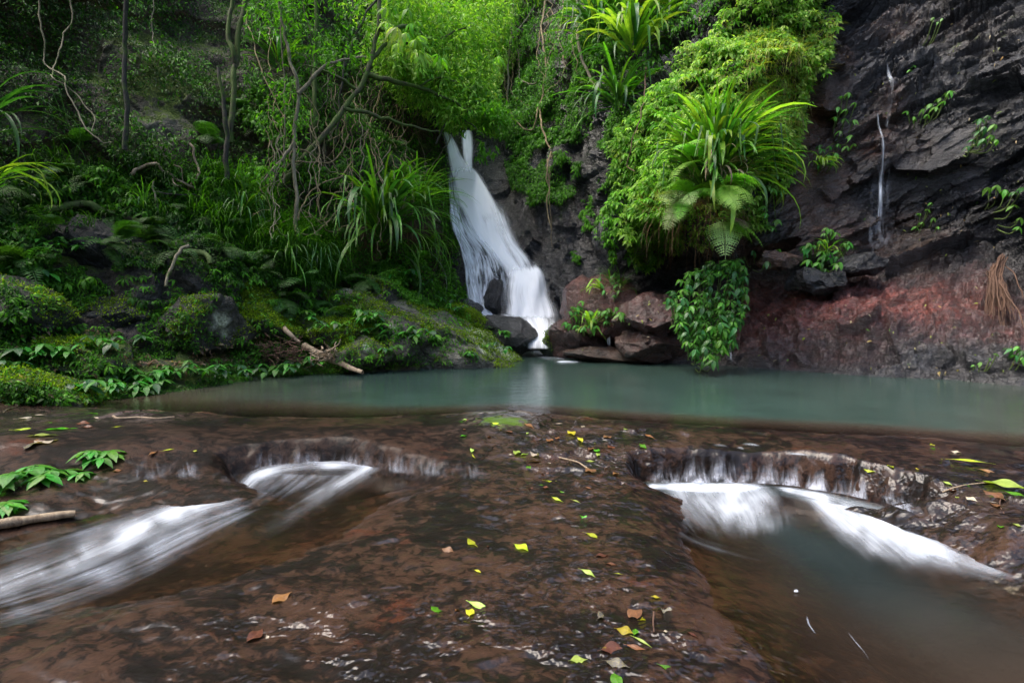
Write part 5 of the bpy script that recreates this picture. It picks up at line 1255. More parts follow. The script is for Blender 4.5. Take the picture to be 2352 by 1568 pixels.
# ferns
fern('bright lime fern spreading under the largest strap leaved clump', onw(1650, 425, 1.5), 7, .72, ['lime'], (200, 350), seed=1, low=1)
fern('lime fern fronds just below the strap leaves at centre right', onw(1612, 372, 1.1), 5, .75, ['lime'], (190, 350), seed=2, low=1)
fern('pale green fern mass hanging at the lower edge of the creeper', onw(1585, 450, 1.2), 9, .72, ['pale','lime'], (190, 350), seed=3, low=1)
fern('withered brown fern hanging beside the pale green fern', onw(1545, 465, .9), 5, .9, ['dead','pale'], (190, 330), seed=4, low=2)
fern('brown and green fern hanging lowest into the recess', onw(1640, 490, .8), 4, .95, ['dead','pale','lime'], (200, 340), seed=5, low=3)
fern('large pale tree fern fronds at the top centre', onw(1440, 10, 1.1), 9, 1.5, ['pale','lime'], (190, 350), seed=6, low=1)
fern('fern fronds with browned tips at the top centre right', onw(1500, 30, 1.6), 6, 1.1, ['pale','dead'], (200, 340), seed=7, low=2)
fern('pale fern crown standing in the thicket above the waterfall', onw(1065, 230, 2.5), 8, 1.7, ['pale','lime'], (150, 390), seed=8, low=1)
fern('fern drooping from the leaning branches at upper left of the falls', onw(905, 330, .6), 6, .8, ['green'], seed=9)
fern('bright fern cushion on the bank left of the waterfall', onw(985, 585, .3), 12, .45, ['lime_s','lime'], seed=10)
rf = np.random.default_rng(5)
LF = [(570,215),(575,250),(615,300),(520,420),(395,600),(285,590),(550,590),(480,330),(330,410),(150,400),(100,440),(80,480),(130,520),(60,560),(330,560),(440,560),(500,600),(240,500),(720,640),(800,620),(850,640),(690,660),(620,560),(180,330),(410,470),(560,530),(780,520),(880,600),(940,640),(905,560),(60,620),(40,350),(20,470),(200,430),(250,560),(360,520),(470,500),(610,620),(660,700),(590,650),(830,700),(760,690)]
for i, (fx, fy) in enumerate(LF):
    zone = ('high on the shaded bank' if fy < 340 else 'under the broken trunk' if fx > 440 and fy < 520 else 'at the far left in deep shade' if fx < 230 and fy < 520 else 'around the dark overhanging slab' if fx < 430 else 'above the mossy rocks' if fx < 700 else 'on the slope below the long bladed clump')
    fern('small dark green fern '+zone, onw(fx+rf.uniform(-8, 8), fy+rf.uniform(-8, 8), .15), int(rf.integers(5, 9)), rf.uniform(.4, .75), ['green','green_s'], group='small ferns '+zone, seed=100+i)

# glossy bush at the waterline, each leaf a part
def whorl_bush(label, nodes, leaf_l, keys, seed, name='shrub', per=6, off=1.0, depth=None, base=None, vinecol=True):
    r_ = np.random.default_rng(seed+3000)
    root = empty(name, base); tag(root, label, 'shrub'); st = []
    for (px_, py_, dd) in nodes:
        P = unproj(px_, py_, dd) - np.array(base)
        ax = Vector((r_.normal(0, .18), -.45, .9)).normalized(); t = ax.orthogonal().normalized(); b_ = ax.cross(t); ph = r_.uniform(0, 6.28)
        lo = P*np.array([.55, .3, .5])+np.array([0, .3, -.25]); V, Fc, _ = tube([lo, (lo+P)*.5+np.array([0, -.05, -.12]), P], .014, .008, 4, 7); st.append((V, Fc))
        S = BL[keys[r_.integers(0, len(keys))]]
        for j in range(per):
            a = ph+6.283*j/per+r_.normal(0, .35); rad = t*math.cos(a)+b_*math.sin(a)
            d = rad-ax*r_.uniform(.35, .9)
            put_leaf(root, S[r_.integers(0, len(S))], P, d, ax+rad*.3, leaf_l*r_.uniform(.55, 1.3))
    o = add('stem', tubes_mesh('stem', st, M_stem), root)
    return root
r_ = np.random.default_rng(77)
nodes = []
def bushw(y): return np.interp(y, [585, 620, 660, 700, 740, 790, 830], [(1670,1690),(1590,1710),(1545,1715),(1530,1715),(1555,1700),(1570,1680),(1610,1640)][0:7] and [1670,1590,1545,1530,1555,1570,1612]), np.interp(y, [585, 620, 660, 700, 740, 790, 830], [1690,1712,1715,1715,1700,1680,1650])
for i in range(4000):
    if len(nodes) >= 60: break
    y_ = r_.uniform(588, 832); a_, c_ = bushw(y_); x_ = r_.uniform(a_, c_)
    if all(((x_-q[0])/20)**2+((y_-q[1])/15)**2 > 1 for q in nodes): nodes.append((x_, y_, 10.35-.004*(y_-600)+r_.uniform(-.12, .12)))
whorl_bush('glossy dark green leafy bush growing at the waterline right of centre', nodes, .165, ['gloss','gloss','young','gloss'], 1, per=5, base=unproj(1630, 815, 10.5).tolist())
b = Bag()
q_ = rng.uniform(596, 832, 1500); a_, c_ = bushw(q_); P = unproj(a_+(c_-a_)*rng.random(1500), q_, rng.uniform(10.2, 10.75, 1500)-.003*(q_-600))
P = P[fbm(P*3.2, 3, 88) > .0][:330]
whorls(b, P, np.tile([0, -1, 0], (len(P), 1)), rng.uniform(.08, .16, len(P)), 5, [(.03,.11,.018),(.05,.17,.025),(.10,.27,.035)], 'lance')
stuff(b, 'inner_foliage', 'shaded inner leaves of the glossy bush at the waterline')

def small_shrub(label, pts, leaf_l, keys, seed, off=.35, per=5):
    nd = []
    for (x_, y_) in pts:
        w = W1(x_, y_, off); nd.append((x_, y_, float(w[1])))
    bx_, by_ = np.mean(pts, 0)
    return whorl_bush(label, nd, leaf_l, keys, seed, per=per, base=W1(bx_, by_, off*.3).tolist())
def cloud(cx, cy, rx, ry, n, seed):
    r_ = np.random.default_rng(seed); return [(cx+rx*math.cos(a)*math.sqrt(q), cy+ry*math.sin(a)*math.sqrt(q)) for a, q in zip(r_.uniform(0, 6.28, n), r_.random(n))]
small_shrub('yellow green shrub on the ledge above the red shelf', cloud(1900, 570, 55, 52, 34, 1), .15, ['young','young','herb'], 2, .55)
small_shrub('light green sprays growing on the lime strap tuft boulder', cloud(1345, 725, 55, 36, 26, 2), .14, ['young','herb'], 3, .15)
small_shrub('small leafy plant low on the red boulder by the little cascade', cloud(1412, 712, 22, 12, 8, 3), .15, ['young'], 4, .15)
small_shrub('little leafy plants near the top of the red boulder', cloud(1400, 655, 28, 26, 10, 4), .12, ['young','herb'], 5, .15)
small_shrub('vine with yellowish leaf whorls on the brown rock face', [(1935,220),(1950,212),(1925,245),(1945,250),(1965,235),(1918,268),(1940,272),(1962,275),(1930,300),(1955,310),(1925,330),(1945,335),(1962,330)], .13, ['young'], 6, .3)
small_shrub('patch of small leaves at the lower end of the brown rock vine', cloud(1895, 355, 28, 32, 14, 6), .12, ['young','herb'], 7, .3)
small_shrub('climbing sprig above the smooth black slab', [(2085,255),(2100,268),(2120,250),(2140,238),(2160,225),(2175,215),(2183,208),(2130,262),(2150,245),(2170,232)], .13, ['young'], 8, .3)
small_shrub('leafy sprig in the cleft on the right of the cliff', [(2255,272),(2270,265),(2262,290),(2250,300),(2285,285),(2235,320),(2260,318),(2280,310),(2225,335),(2290,320)], .14, ['young','gloss'], 9, .3)
small_shrub('sprig hanging near the right edge of the cliff', [(2270,430),(2290,425),(2310,435),(2330,440),(2350,430),(2330,470),(2345,500),(2340,520)], .14, ['young','gloss'], 10, .3)
small_shrub('pale sprig on the mossy hollow of the cliff', [(2115,490),(2130,480),(2140,465),(2120,510),(2145,500),(2155,520),(2105,520)], .10, ['young'], 11, .3)
small_shrub('small plant low at the right edge above the pool', [(2325,800),(2340,795),(2350,805),(2335,815),(2350,820)], .12, ['gloss','young'], 12, .25)
small_shrub('trailing sprig over the dark rock at lower right of the cliff', [(2238,838),(2255,832),(2275,822),(2290,812)], .08, ['young'], 13, .2, 4)
small_shrub('leaf tufts dangling from the right edge of the creeper', cloud(1815, 300, 25, 60, 12, 8), .15, ['young','gloss'], 14, .4)
small_shrub('trailing creeper tips beside the recess on the left', cloud(1470, 575, 28, 45, 14, 9), .17, ['young'], 15, .9)
small_shrub('trailing vine tips right of the hanging ferns', cloud(1770, 455, 30, 70, 14, 10), .15, ['young'], 16, .5)
small_shrub('young leaves at the upper right of the glossy bush', [(1775,580),(1790,572),(1762,600),(1710,590),(1730,575)], .14, ['gloss','young'], 17, .5)
small_shrub('cluster of leaves on the cliff ledge at top right', [(1745+400,40),(2155,50),(2165,42),(1940+150,160),(2100,150)], .08, ['young'], 18, .2, 4)

# low plants along the left shore
SH = [(1135,812,.42,'bushy little plant at the tip of the mossy slab',11.1),(1090,818,.2,'tiny leafy plant left of the bushy slab plant',11.0),(960,790,.4,'pale leaved plant hanging on the dark boulder above the pool',10.7),(905,815,.25,'small plant at the waterline under the pale leaved plant',10.0),
      (720,840,.4,'leafy shore plants next to the driftwood branch',9.6),(660,850,.35,'leafy shore plants left of the driftwood roots',9.3),(600,835,.35,'leafy plant in the middle of the left shore',9.2),(560,850,.35,'shore plant where the brown shelf ends',8.7),
      (480,858,.3,'low plant leaning over the water at left of centre',8.3),(430,862,.32,'bunch of pointed leaves on the left shore',8.0),(390,872,.32,'dense low plant over the shallow water',7.8),(340,880,.32,'plant with upturned leaves near the stick in the water',7.6),
      (300,862,.32,'taller leafy plant behind the shore plants',7.8),(250,878,.3,'leafy plant at the edge of the mossy rock',7.3),(215,905,.3,'lowest shore plant beside the black gravelly rock',6.9),(290,900,.25,'plant dipping its leaves into the pool',7.1),(350,905,.2,'small plant standing in the shallow water',7.0),
      (60,835,.3,'broad leaved plant at the far left',6.9),(20,860,.25,'seedling with rounded leaves at the left edge',6.6),(130,830,.25,'leafy plant on the mossy rock at left',7.1),(840,720,.35,'leafy plant on the mossy mound',11.2),(760,750,.35,'plant trailing over the moss mound',10.6),(700,745,.4,'leafy patch above the root tangle',10.5),
      (860,745,.3,'plant on the near end of the moss mound',11.0),(1010,700,.4,'leafy plant on the bank edge near the falls',12.4),(960,660,.4,'feathery plant on the slope left of the falls',12.8),(920,640,.4,'feathery plant higher on the slope left of the falls',13.0),(1040,720,.3,'bright plant above the slab beside the falls',12.8),
      (1160,765,.15,'tiny sprig on top of the slab',12.0),(100,660,.4,'dark leaved plant on the shaded rock',7.9),(150,590,.35,'dark leaved plant under the overhanging slab',8.5),(310,790,.3,'plant growing from the foot of the grey boulder',8.3),(230,810,.28,'plant on the mossy hummock',7.6)]
for i, (x_, y_, s_, lb, dd) in enumerate(SH):
    base = unproj(x_, y_, dd)
    base = W1(x_, y_, .05); base[2] = max(base[2], .01)
    herb('leafy_plant', lb, base, 9 if s_ > .3 else 6, .15+.05*(i % 3)*.4, ['herb','herb','herbdark'] if x_ < 700 else ['herb','young','herbdark'], s_*.9, s_*.8, 5, seed=200+i)

# foreground herbs on the near left rock
FG = [(238,1040,.16,'bright serrated leaved herb on the wet rock, top right one of the near left plants'),(130,1085,.12,'small bright herb between the two larger near left plants'),(60,1100,.22,'largest bright green herb at the near left edge'),(20,1160,.14,'bright herb at the left edge just above the stream'),
      (185,1075,.10,'little trailing herb over the stream bank'),(95,1065,.10,'half hidden small herb behind the largest near left herb')]
for i, (x_, y_, s_, lb) in enumerate(FG):
    h_ = bed_hit(x_, y_+14)
    herb('leafy_plant', lb, h_, 5 if s_ < .15 else 7, .10+.28*s_, ['herb','herbyoung','herb'], s_*.9, s_*.7, 5, seed=400+i, droop=.15)

# ================================================================== trees
def tree(name, label, path, r0, r1, mat, branches=(), crown=(), pal=BR, leaf=(.08, .16), n_per=700, cat='tree', aspect=.3):
    base = path[0]; root = empty(name, base); tag(root, label, cat)
    r0 *= .52; r1 *= .52
    V, Fc, _ = tube(path, r0, r1, 9, len(path)*8, .03, len(label)); child('trunk', mesh_np('trunk', V, Fc, mat), root)
    for k, (bp, ra, rb) in enumerate(branches):
        V, Fc, _ = tube(bp, ra, rb, 6, len(bp)*6, .05, k*3); child('branch', mesh_np('branch', V, Fc, mat), root)
    if crown:
        bg_ = Bag()
        for (c, R_, n_) in crown:
            c = np.array(c); q = rng.normal(size=(n_, 3)); q = unit(q)*(rng.random((n_, 1))**.45)
            q = q*np.array(R_); P = c+q
            m = fbm(P*1.5, 3, 55) > -.25; P = P[m]; n2 = len(P)
            d = unit(P-c)*.5+rng.normal(size=(n2, 3))*.6-UPV*.35
            ln = rng.uniform(leaf[0], leaf[1], n2)
            bg_.leaves(P, d, UPV*.8+rng.normal(size=(n2, 3))*.5, ln, ln*aspect, pick_colors(n2, pal), 'lance')
        o = bg_.build('crown', M_leaf, root)
    return root
U = lambda x_, y_, d_: unproj(x_, y_, d_)
YB = YG+LM[:1]+YG+BR[:1]
tree('tree', 'leaning mossy tree with bright spreading leaves above the waterfall', [U(640,430,12.0),U(720,335,12.2),U(790,250,12.5),U(842,165,12.8),U(866,70,13),U(874,-120,13)], .12, .08, M_barkmoss,
     [([U(842,170,12.8),U(900,185,12.9),U(960,200,13.4),U(1030,230,13.8),U(1080,255,14)], .07, .02), ([U(866,70,13),U(930,60,13.4),U(1000,90,14),U(1080,60,14.5)], .06, .02), ([U(790,250,12.5),U(870,270,12.8),U(940,290,13.2),U(1010,300,13.6)], .05, .015),
      ([U(850,130,12.9),U(900,100,13.3),U(960,110,13.8),U(1010,160,14)], .05, .015), ([U(820,205,12.7),U(760,170,12.4),U(700,150,12.2)], .04, .015), ([U(960,200,13.4),U(1010,180,13.7),U(1090,200,14.2)], .03, .01)],
     [(U(980,60,14.5),(1.3,1.2,.9),2600),(U(1050,110,14.8),(1.0,1.2,.8),2200),(U(930,130,14),(1.0,1.0,.7),2000),(U(1000,200,14.3),(1.2,1.0,.6),2400),(U(1090,180,14.6),(.6,.8,.6),1300),(U(1060,260,14.4),(.8,.8,.4),1300),(U(1110,300,14.4),(.35,.5,.35),500),(U(1120,245,14.6),(.4,.5,.4),500),(U(900,10,14),(1.2,1,.7),1800),(U(1080,20,15),(1.1,1.2,.7),1800)], YB, (.09,.19))
tree('tree', 'small drooping leafy tree hanging over the lip of the waterfall', [U(1000,330,14.2),U(1020,290,14.2),U(1050,265,14.2),U(1100,250,14.2)], .05, .02, M_bark,
     [([U(1050,265,14.2),U(1090,290,14),U(1130,320,14)], .02, .008)], [(U(1120,330,14.0),(.32,.4,.5),700),(U(1135,270,14.0),(.42,.4,.35),800),(U(1075,290,14.2),(.45,.4,.25),600),(U(1095,345,14.1),(.25,.3,.25),300)], BR+YG[2:], (.10,.18))
DCR = MD+BR[2:]
tree('tree', 'straight dark trunk rising out of view, leftmost of the left bank trees', [U(292,345,9.3),U(289,200,9.3),U(290,60,9.4),U(290,-420,9.4)], .075, .06, M_bark, [([U(290,-200,9.4),U(200,-330,9),U(80,-420,8.6)],.05,.02),([U(290,-260,9.4),U(400,-380,9),U(500,-480,8.6)],.05,.02)],
     [(U(60,-400,8.0),(2.6,2.2,.9),6500),(U(420,-470,8.6),(2.4,2.2,.9),6500)], DCR, (.1,.2))
tree('tree', 'dark broken trunk with a splintered pale top in the left bank', [U(522,410,11.0),U(520,300,11),U(514,225,11),U(502,155,11)], .10, .05, M_bark)
tree('tree', 'slim mossy trunk rising just right of the broken trunk', [U(528,330,11.1),U(535,200,11.2),U(548,80,11.4),U(565,-20,11.6),U(590,-420,12)], .10, .08, M_barkmoss, [([U(540,150,11.3),U(528,60,11.3),U(535,-40,11.4)],.05,.03),([U(590,-300,12),U(700,-380,11.5),U(800,-420,11)],.05,.02)],
     [(U(520,-500,10.2),(1.8,1.8,.7),3200)], DCR, (.1,.2))
tree('tree', 'tall pale mossy trunk, straightest of the trees left of the falls', [U(718,420,12.6),U(722,260,12.6),U(724,100,12.8),U(732,-150,13),U(738,-500,13)], .10, .075, M_barkmoss, [([U(724,90,12.8),U(700,30,12.8),U(690,-60,12.8)],.03,.015)],
     [(U(700,-520,12.0),(1.4,1.2,.6),1100)], DCR, (.1,.2))
tree('tree', 'forked pale barked small tree between the mossy trunks', [U(678,620,11.3),U(680,450,11.4),U(676,330,11.5),U(686,215,11.5)], .085, .06, M_barkpale, [([U(686,215,11.5),U(668,150,11.5),U(650,60,11.6),U(640,-60,11.6)],.045,.02),([U(686,215,11.5),U(735,165,11.6),U(790,140,11.8),U(840,128,12)],.045,.02),([U(676,330,11.5),U(640,370,11.3),U(590,420,11.2)],.035,.02)],
     [(U(640,20,11.4),(.7,.6,.6),350),(U(780,120,11.6),(.6,.6,.4),300),(U(600,380,11.0),(.5,.4,.3),200)], BR, (.08,.15))
tree('tree', 'thin crooked stem at the middle of the left bank', [U(357,560,10),U(362,500,10),U(352,430,10),U(356,415,10)], .035, .025, M_barkpale)
tree('tree', 'thin straight sapling left of the pale mossy trunk', [U(652,420,11.6),U(654,250,11.6),U(648,100,11.7),U(640,-60,11.8)], .035, .02, M_barkpale, [], [(U(650,250,11.5),(.5,.5,.9),350)], BR, (.08,.14))
tree('tree', 'dark forked tree at the upper centre left', [U(770,330,12.8),U(785,200,12.8),U(800,80,13),U(820,-60,13.2)], .05, .03, M_bark, [([U(790,150,12.9),U(830,60,13),U(880,-20,13.2)],.035,.02)], [(U(760,60,12.8),(1.0,.8,.9),900),(U(700,20,12.6),(.8,.7,.8),600)], BR+MD, (.09,.17))
tree('tree', 'slender grey trunk in the background right of the thicket', [U(1165,260,21),U(1168,150,21),U(1178,40,21.5),U(1190,-120,22)], .07, .05, M_barkpale, [([U(1172,100,21),U(1200,60,21),U(1230,10,21)],.04,.02)], [(U(1190,-60,21),(2.0,1.2,1.2),1300),(U(1150,60,20.5),(1.0,1,1.0),600)], BR+YG, (.14,.26))
tree('tree', 'bent brown trunk on the gorge wall at the upper centre', [U(1330,-40,16.2),U(1325,60,16),U(1335,130,15.6),U(1362,190,15.2),U(1372,215,15)], .09, .07, M_barkpale)

# ================================================================== lianas
def vine(label, pts, r, off=.8, mat=None, sides=5, wob=.05, seed=0):
    P = []
    for q in pts:
        o_ = q[2] if len(q) > 2 else off
        P.append(W1(q[0], q[1], o_))
    V, Fc, _ = tube(P, r, r*.7, sides, len(P)*6, wob, seed)
    o = add('vine', mesh_np('vine', V, Fc, mat or M_vine)); return tag(o, label, 'vine')
vine('long straight liana hanging at the upper centre', [(1255,-60),(1250,60),(1248,160),(1245,235),(1250,300),(1262,345),(1270,385),(1262,420)], .035, 1.0, seed=1)
vine('root like lower end of the long hanging liana', [(1262,340),(1272,390),(1258,440),(1252,480),(1258,525)], .022, .9, seed=2)
vine('thin rootlet beside the end of the long liana', [(1268,380),(1262,440),(1258,470),(1256,560)], .010, .9, seed=3)
vine('second liana beside the long hanging one', [(1248,200),(1238,260),(1222,290),(1205,300),(1180,278),(1166,240),(1160,180),(1150,60),(1142,-40)], .026, 1.2, seed=4)
vine('hooked grey liana loop above the gorge wall', [(1180,-20),(1186,60),(1184,130),(1196,180),(1216,195),(1230,190)], .028, 1.3, M_barkpale, seed=5)
vine('curled thin vine left of the hooked liana', [(1168,90),(1176,150),(1172,200),(1190,232),(1218,240)], .018, 1.2, seed=6)
vine('pale looping vine low in the left tangle', [(745,370),(705,345),(668,350),(672,370),(715,374),(760,355),(795,330),(810,300)], .018, 1.0, seed=7)
vine('big loop of vine drooping beside the strap clump', [(815,360),(780,395),(750,410),(700,445),(682,500),(684,535),(715,530),(760,490),(800,440),(820,400)], .018, .8, seed=8)
vine('crinkled vine hanging to the litter slope', [(830,220),(815,280),(818,340),(800,400),(810,450),(820,500),(835,540)], .014, .8, wob=.12, seed=9)
vine('thin twisted vine across the middle of the tangle', [(700,470),(740,480),(770,440),(810,410),(830,350),(842,300)], .016, .9, wob=.12, seed=10)
vine('straight cord of vine in front of the leaning tree', [(905,-20),(900,100),(880,200),(862,280),(868,380)], .012, 1.2, seed=11)
vine('pale vine dropping from the branches beside the falls', [(940,320),(930,370),(945,420),(942,500),(948,560)], .010, .9, wob=.08, seed=12)
vine('white barked twig slanting over the strap clump', [(1058,258),(1040,300),(1025,330),(1000,372),(975,402)], .014, 1.0, M_barkpale, seed=13)
vine('thin vine sweeping from top left down the shaded bank', [(82,-20),(100,80),(120,140),(145,210),(180,290),(230,345),(258,348)], .014, .8, M_barkpale, seed=14)
vine('second thin vine hanging at upper left', [(160,-20),(158,50),(140,120),(120,170),(122,205),(175,240),(215,300),(212,330)], .014, .7, M_barkpale, seed=15)
vine('short vine hanging from the pale rock at upper left', [(355,-20),(356,40),(352,80),(360,110)], .010, .4, M_barkpale, seed=16)
vine('knotted pale root along the left slope', [(300,395),(340,385),(380,395),(420,415),(470,430),(520,450)], .030, .3, M_root, wob=.1, seed=17)
vine('curling root below the pale slab of rock', [(395,385),(415,395),(425,420),(405,432),(398,415)], .014, .4, M_root, seed=18)
vine('upright crooked root beside the curled one', [(430,350),(448,375),(452,405),(440,430),(455,450)], .022, .4, M_root, wob=.1, seed=19)
vine('thick root arching over the dark overhang', [(120,490),(200,478),(270,492),(330,530),(390,570),(440,600),(460,640)], .07, .25, M_barkmoss, wob=.1, seed=20)
vine('bent root dropping in front of the upright grey block', [(420,590),(405,615),(385,640),(378,668)], .03, .7, M_barkpale, seed=21)
vine('long low branch lying across the left slope', [(360,430),(430,435),(500,448),(560,455)], .014, .5, M_bark, seed=22)
vine('vine running along the trunk tops at upper left of centre', [(560,-20),(575,80),(600,160),(640,240),(660,260)], .014, .9, seed=23)
vine('wavy vine just above the litter slope', [(600,520),(640,500),(690,490),(740,500),(790,520),(850,500)], .014, .6, wob=.12, seed=24)
vine('dangling crinkled vine near the big strap clump', [(860,300),(872,360),(862,420),(875,470),(868,530)], .010, 1.0, wob=.14, seed=25)
vine('brown stem hanging in the dark gap at top centre right', [(1620,-30),(1618,40),(1621,80)], .012, .6, seed=26)
vine('thin brown twig falling from the drooping strap leaves', [(1480,150),(1472,230),(1465,300),(1440,370),(1448,390)], .014, 1.2, M_rootdark, seed=27)
rv = np.random.default_rng(9)
for i in range(60):
    x_ = rv.uniform(600, 960); y_ = rv.uniform(150, 420); L_ = rv.uniform(90, 220); w_ = rv.normal(0, 22)
    vine(('pale' if i % 2 == 0 else 'greyish')+' thin curling stem '+('high among the leaning tree branches' if y_ < 240 else 'in the middle of the vine tangle left of the falls' if y_ < 330 else 'low in the tangle beside the long bladed clump'), [(x_, y_-L_*.5), (x_+w_, y_), (x_+w_*.2+rv.normal(0, 12), y_+L_*.4), (x_+w_*1.5, y_+L_*.8)], rv.uniform(.006, .013), rv.uniform(.5, 1.4), M_vine if i % 2 else M_barkpale, 4, .12, 50+i)['group'] = 'thin stems in the vine tangle, '+('upper' if y_ < 240 else 'middle' if y_ < 330 else 'lower')+(' pale' if i % 2 == 0 else ' greyish')
for i in range(10):
    x_ = rv.uniform(1120, 1400); y_ = rv.uniform(-20, 160); L_ = rv.uniform(90, 200); w_ = rv.normal(0, 12)
    vine('thin stem hanging on the upper gorge wall', [(x_, y_-L_*.5), (x_+w_, y_), (x_+w_*.2, y_+L_*.4), (x_+w_*1.5, y_+L_*.8)], rv.uniform(.010, .018), rv.uniform(.8, 1.6), M_vine, 4, .15, 90+i)['group'] = 'thin stems on the upper gorge wall'

# ================================================================== driftwood and dead palm
dw = empty('driftwood', U(760, 830, 9.9)); tag(dw, 'bleached fallen branch with a tangle of roots lying at the water edge', 'driftwood')
V, Fc, _ = tube([U(700,795,10.2),U(730,812,10.0),U(765,828,9.8),U(800,842,9.6),U(832,855,9.4)], .07, .035, 8, 26, .02, 3); child('trunk', mesh_np('trunk', V, Fc, M_root), dw)
for k in range(26):
    a = rv.uniform(0, 6.28); s_ = rv.uniform(14, 42); x0_, y0_ = rv.uniform(715, 775), rv.uniform(800, 835)
    V, Fc, _ = tube([U(x0_,y0_,9.8),U(x0_+math.cos(a)*s_*.5,y0_+math.sin(a)*s_*.3,9.7+rv.normal(0,.1)),U(x0_+math.cos(a)*s_+rv.normal(0,6),y0_+math.sin(a)*s_*.7-6,9.6+rv.normal(0,.15))], .018, .006, 5, 12, .05, k)
    child('root', mesh_np('root', V, Fc, M_root), dw)
V, Fc, _ = tube([U(745,812,9.7),U(765,795,9.6),U(778,788,9.5),U(782,776,9.5)], .016, .006, 5, 12, .03, 77); child('root', mesh_np('root', V, Fc, M_root), dw)
V, Fc, _ = tube([U(655,755,10.0),U(668,770,9.9),U(690,788,9.9)], .05, .03, 6, 10, .02, 78); child('branch', mesh_np('branch', V, Fc, M_root), dw)
rt = empty('root_tangle', U(650, 810, 9.8)); tag(rt, 'dark tangle of fine brown roots left of the bleached branch', 'roots')
ls = []
for k in range(150):
    a = rv.uniform(0, 6.28); s_ = rv.uniform(14, 40); x0_, y0_ = rv.uniform(600, 700), rv.uniform(785, 828); d_ = 9.75+rv.normal(0, .15)
    V, Fc, _ = tube([U(x0_,y0_,d_),U(x0_+math.cos(a)*s_*.5+rv.normal(0,5),y0_+math.sin(a)*s_*.3,d_-.1),U(x0_+math.cos(a)*s_,y0_+math.sin(a)*s_*.5,d_+rv.normal(0,.1))], .007, .004, 4, 9, .05, k); ls.append((V, Fc))
tag(child('roots', tubes_mesh('roots', ls, M_rootdark), rt), kind='stuff')
dp = empty('dead_palm', W1(2290, 650, .5)); tag(dp, 'dead brown hanging stems in front of the cliff at the right edge', 'dead plant')
ls = []
for k in range(60):
    x0_ = rv.uniform(2262, 2330); V, Fc, _ = tube([W1(2285+rv.normal(0,12), 600, .5), W1((x0_+2285)/2, 645, .55), W1(x0_, 700+rv.uniform(-20,12), .35)], .010, .005, 4, 10, .05, k); ls.append((V, Fc))
tag(child('stems', tubes_mesh('stems', ls, M_rootdark), dp), kind='stuff')
for k, q in enumerate([[(2280,600),(2300,650),(2340,700),(2370,730)],[(2290,590),(2330,630),(2345,660)],[(2300,600),(2285,640),(2300,690)]]):
    V, Fc, _ = tube([W1(a_, b_, .6) for a_, b_ in q], .016, .008, 5, 14, .03, k); child('stem', mesh_np('stem', V, Fc, M_rootdark), dp)
def twig(name, label, pts, r, mat, z=None, cat='stick'):
    P = [bed_hit(a_, b_, z)+np.array([0, 0, r*.7]) for a_, b_ in pts]
    V, Fc, _ = tube(P, r, r*.5, 6, len(P)*7, .01, len(label)); return tag(add(name, mesh_np(name, V, Fc, mat)), label, cat)
twig('fallen_branch', 'thick brown branch half sunk in the stream at the left edge', [(-120,1240),(0,1216),(60,1206),(130,1194),(170,1190)], .045, M_root, -.245, 'branch')
twig('stick', 'long pale stick floating by the left end of the ledge', [(262,958),(275,963),(320,960),(360,961),(398,958)], .014, M_root, .0)
twig('stick', 'short brown stick on the leaf pile at bottom centre', [(1503,1406),(1502,1430),(1504,1455)], .006, M_rootdark)
twig('stick', 'curved brown twig on the wet ledge right of the mound', [(1285,1050),(1330,1062),(1352,1076),(1380,1086)], .008, M_root)
twig('stick', 'thin pale twig on the rock right of the cascade', [(2165,1130),(2200,1118),(2260,1112),(2300,1115)], .006, M_root)
twig('stick', 'fine dark twig at the waterline behind the ledge', [(1385,965),(1400,968),(1425,973)], .006, M_rootdark)
twig('stick', 'thin twig among the debris at far right', [(2300,1140),(2295,1160),(2310,1180)], .005, M_rootdark)

# ================================================================== fallen leaves in the foreground
M_fy = plain_leaf('yellow_leaf', (.48, .55, .03), (.30, .40, .02), .3, .35)
M_fyb = plain_leaf('spotted_yellow_leaf', (.60, .55, .03), (.40, .36, .03), .3, .4, spots=(.12, .05, .02))
M_fg = plain_leaf('green_leaf', (.10, .34, .02), (.05, .22, .015), .3, .25)
M_fgl = plain_leaf('light_green_leaf', (.42, .55, .12), (.26, .42, .06), .3, .35)
M_fb = plain_leaf('brown_leaf', (.17, .075, .038), (.08, .035, .02), .15, .3)
M_fo = plain_leaf('orange_leaf', (.22, .09, .035), (.12, .05, .022), .2, .35)
M_fp = plain_leaf('pale_leaf', (.50, .45, .34), (.34, .27, .18), .2, .5)
M_fgr = plain_leaf('grey_leaf', (.16, .15, .14), (.08, .07, .06), .1, .18, spots=(.3, .26, .05))
FM = {'y': M_fy, 'yb': M_fyb, 'g': M_fg, 'gl': M_fgl, 'b': M_fb, 'o': M_fo, 'p': M_fp, 'gr': M_fgr}
FLM = {(k, s, q): blade_mesh('fallen_leaf', m, w*(1, .85, 1.1)[q], 16, (.08, .22, -.12)[q], c*(1, 1.6, .6)[q], 0, wv*.8, (.05, -.09, .12)[q], .14) for k, m in FM.items() for s, (w, c, wv) in {'oval': (.54, .05, .3), 'long': (.28, .12, .3), 'thin': (.14, .06, .2), 'curl': (.40, .45, .9)}.items() for q in range(3)}
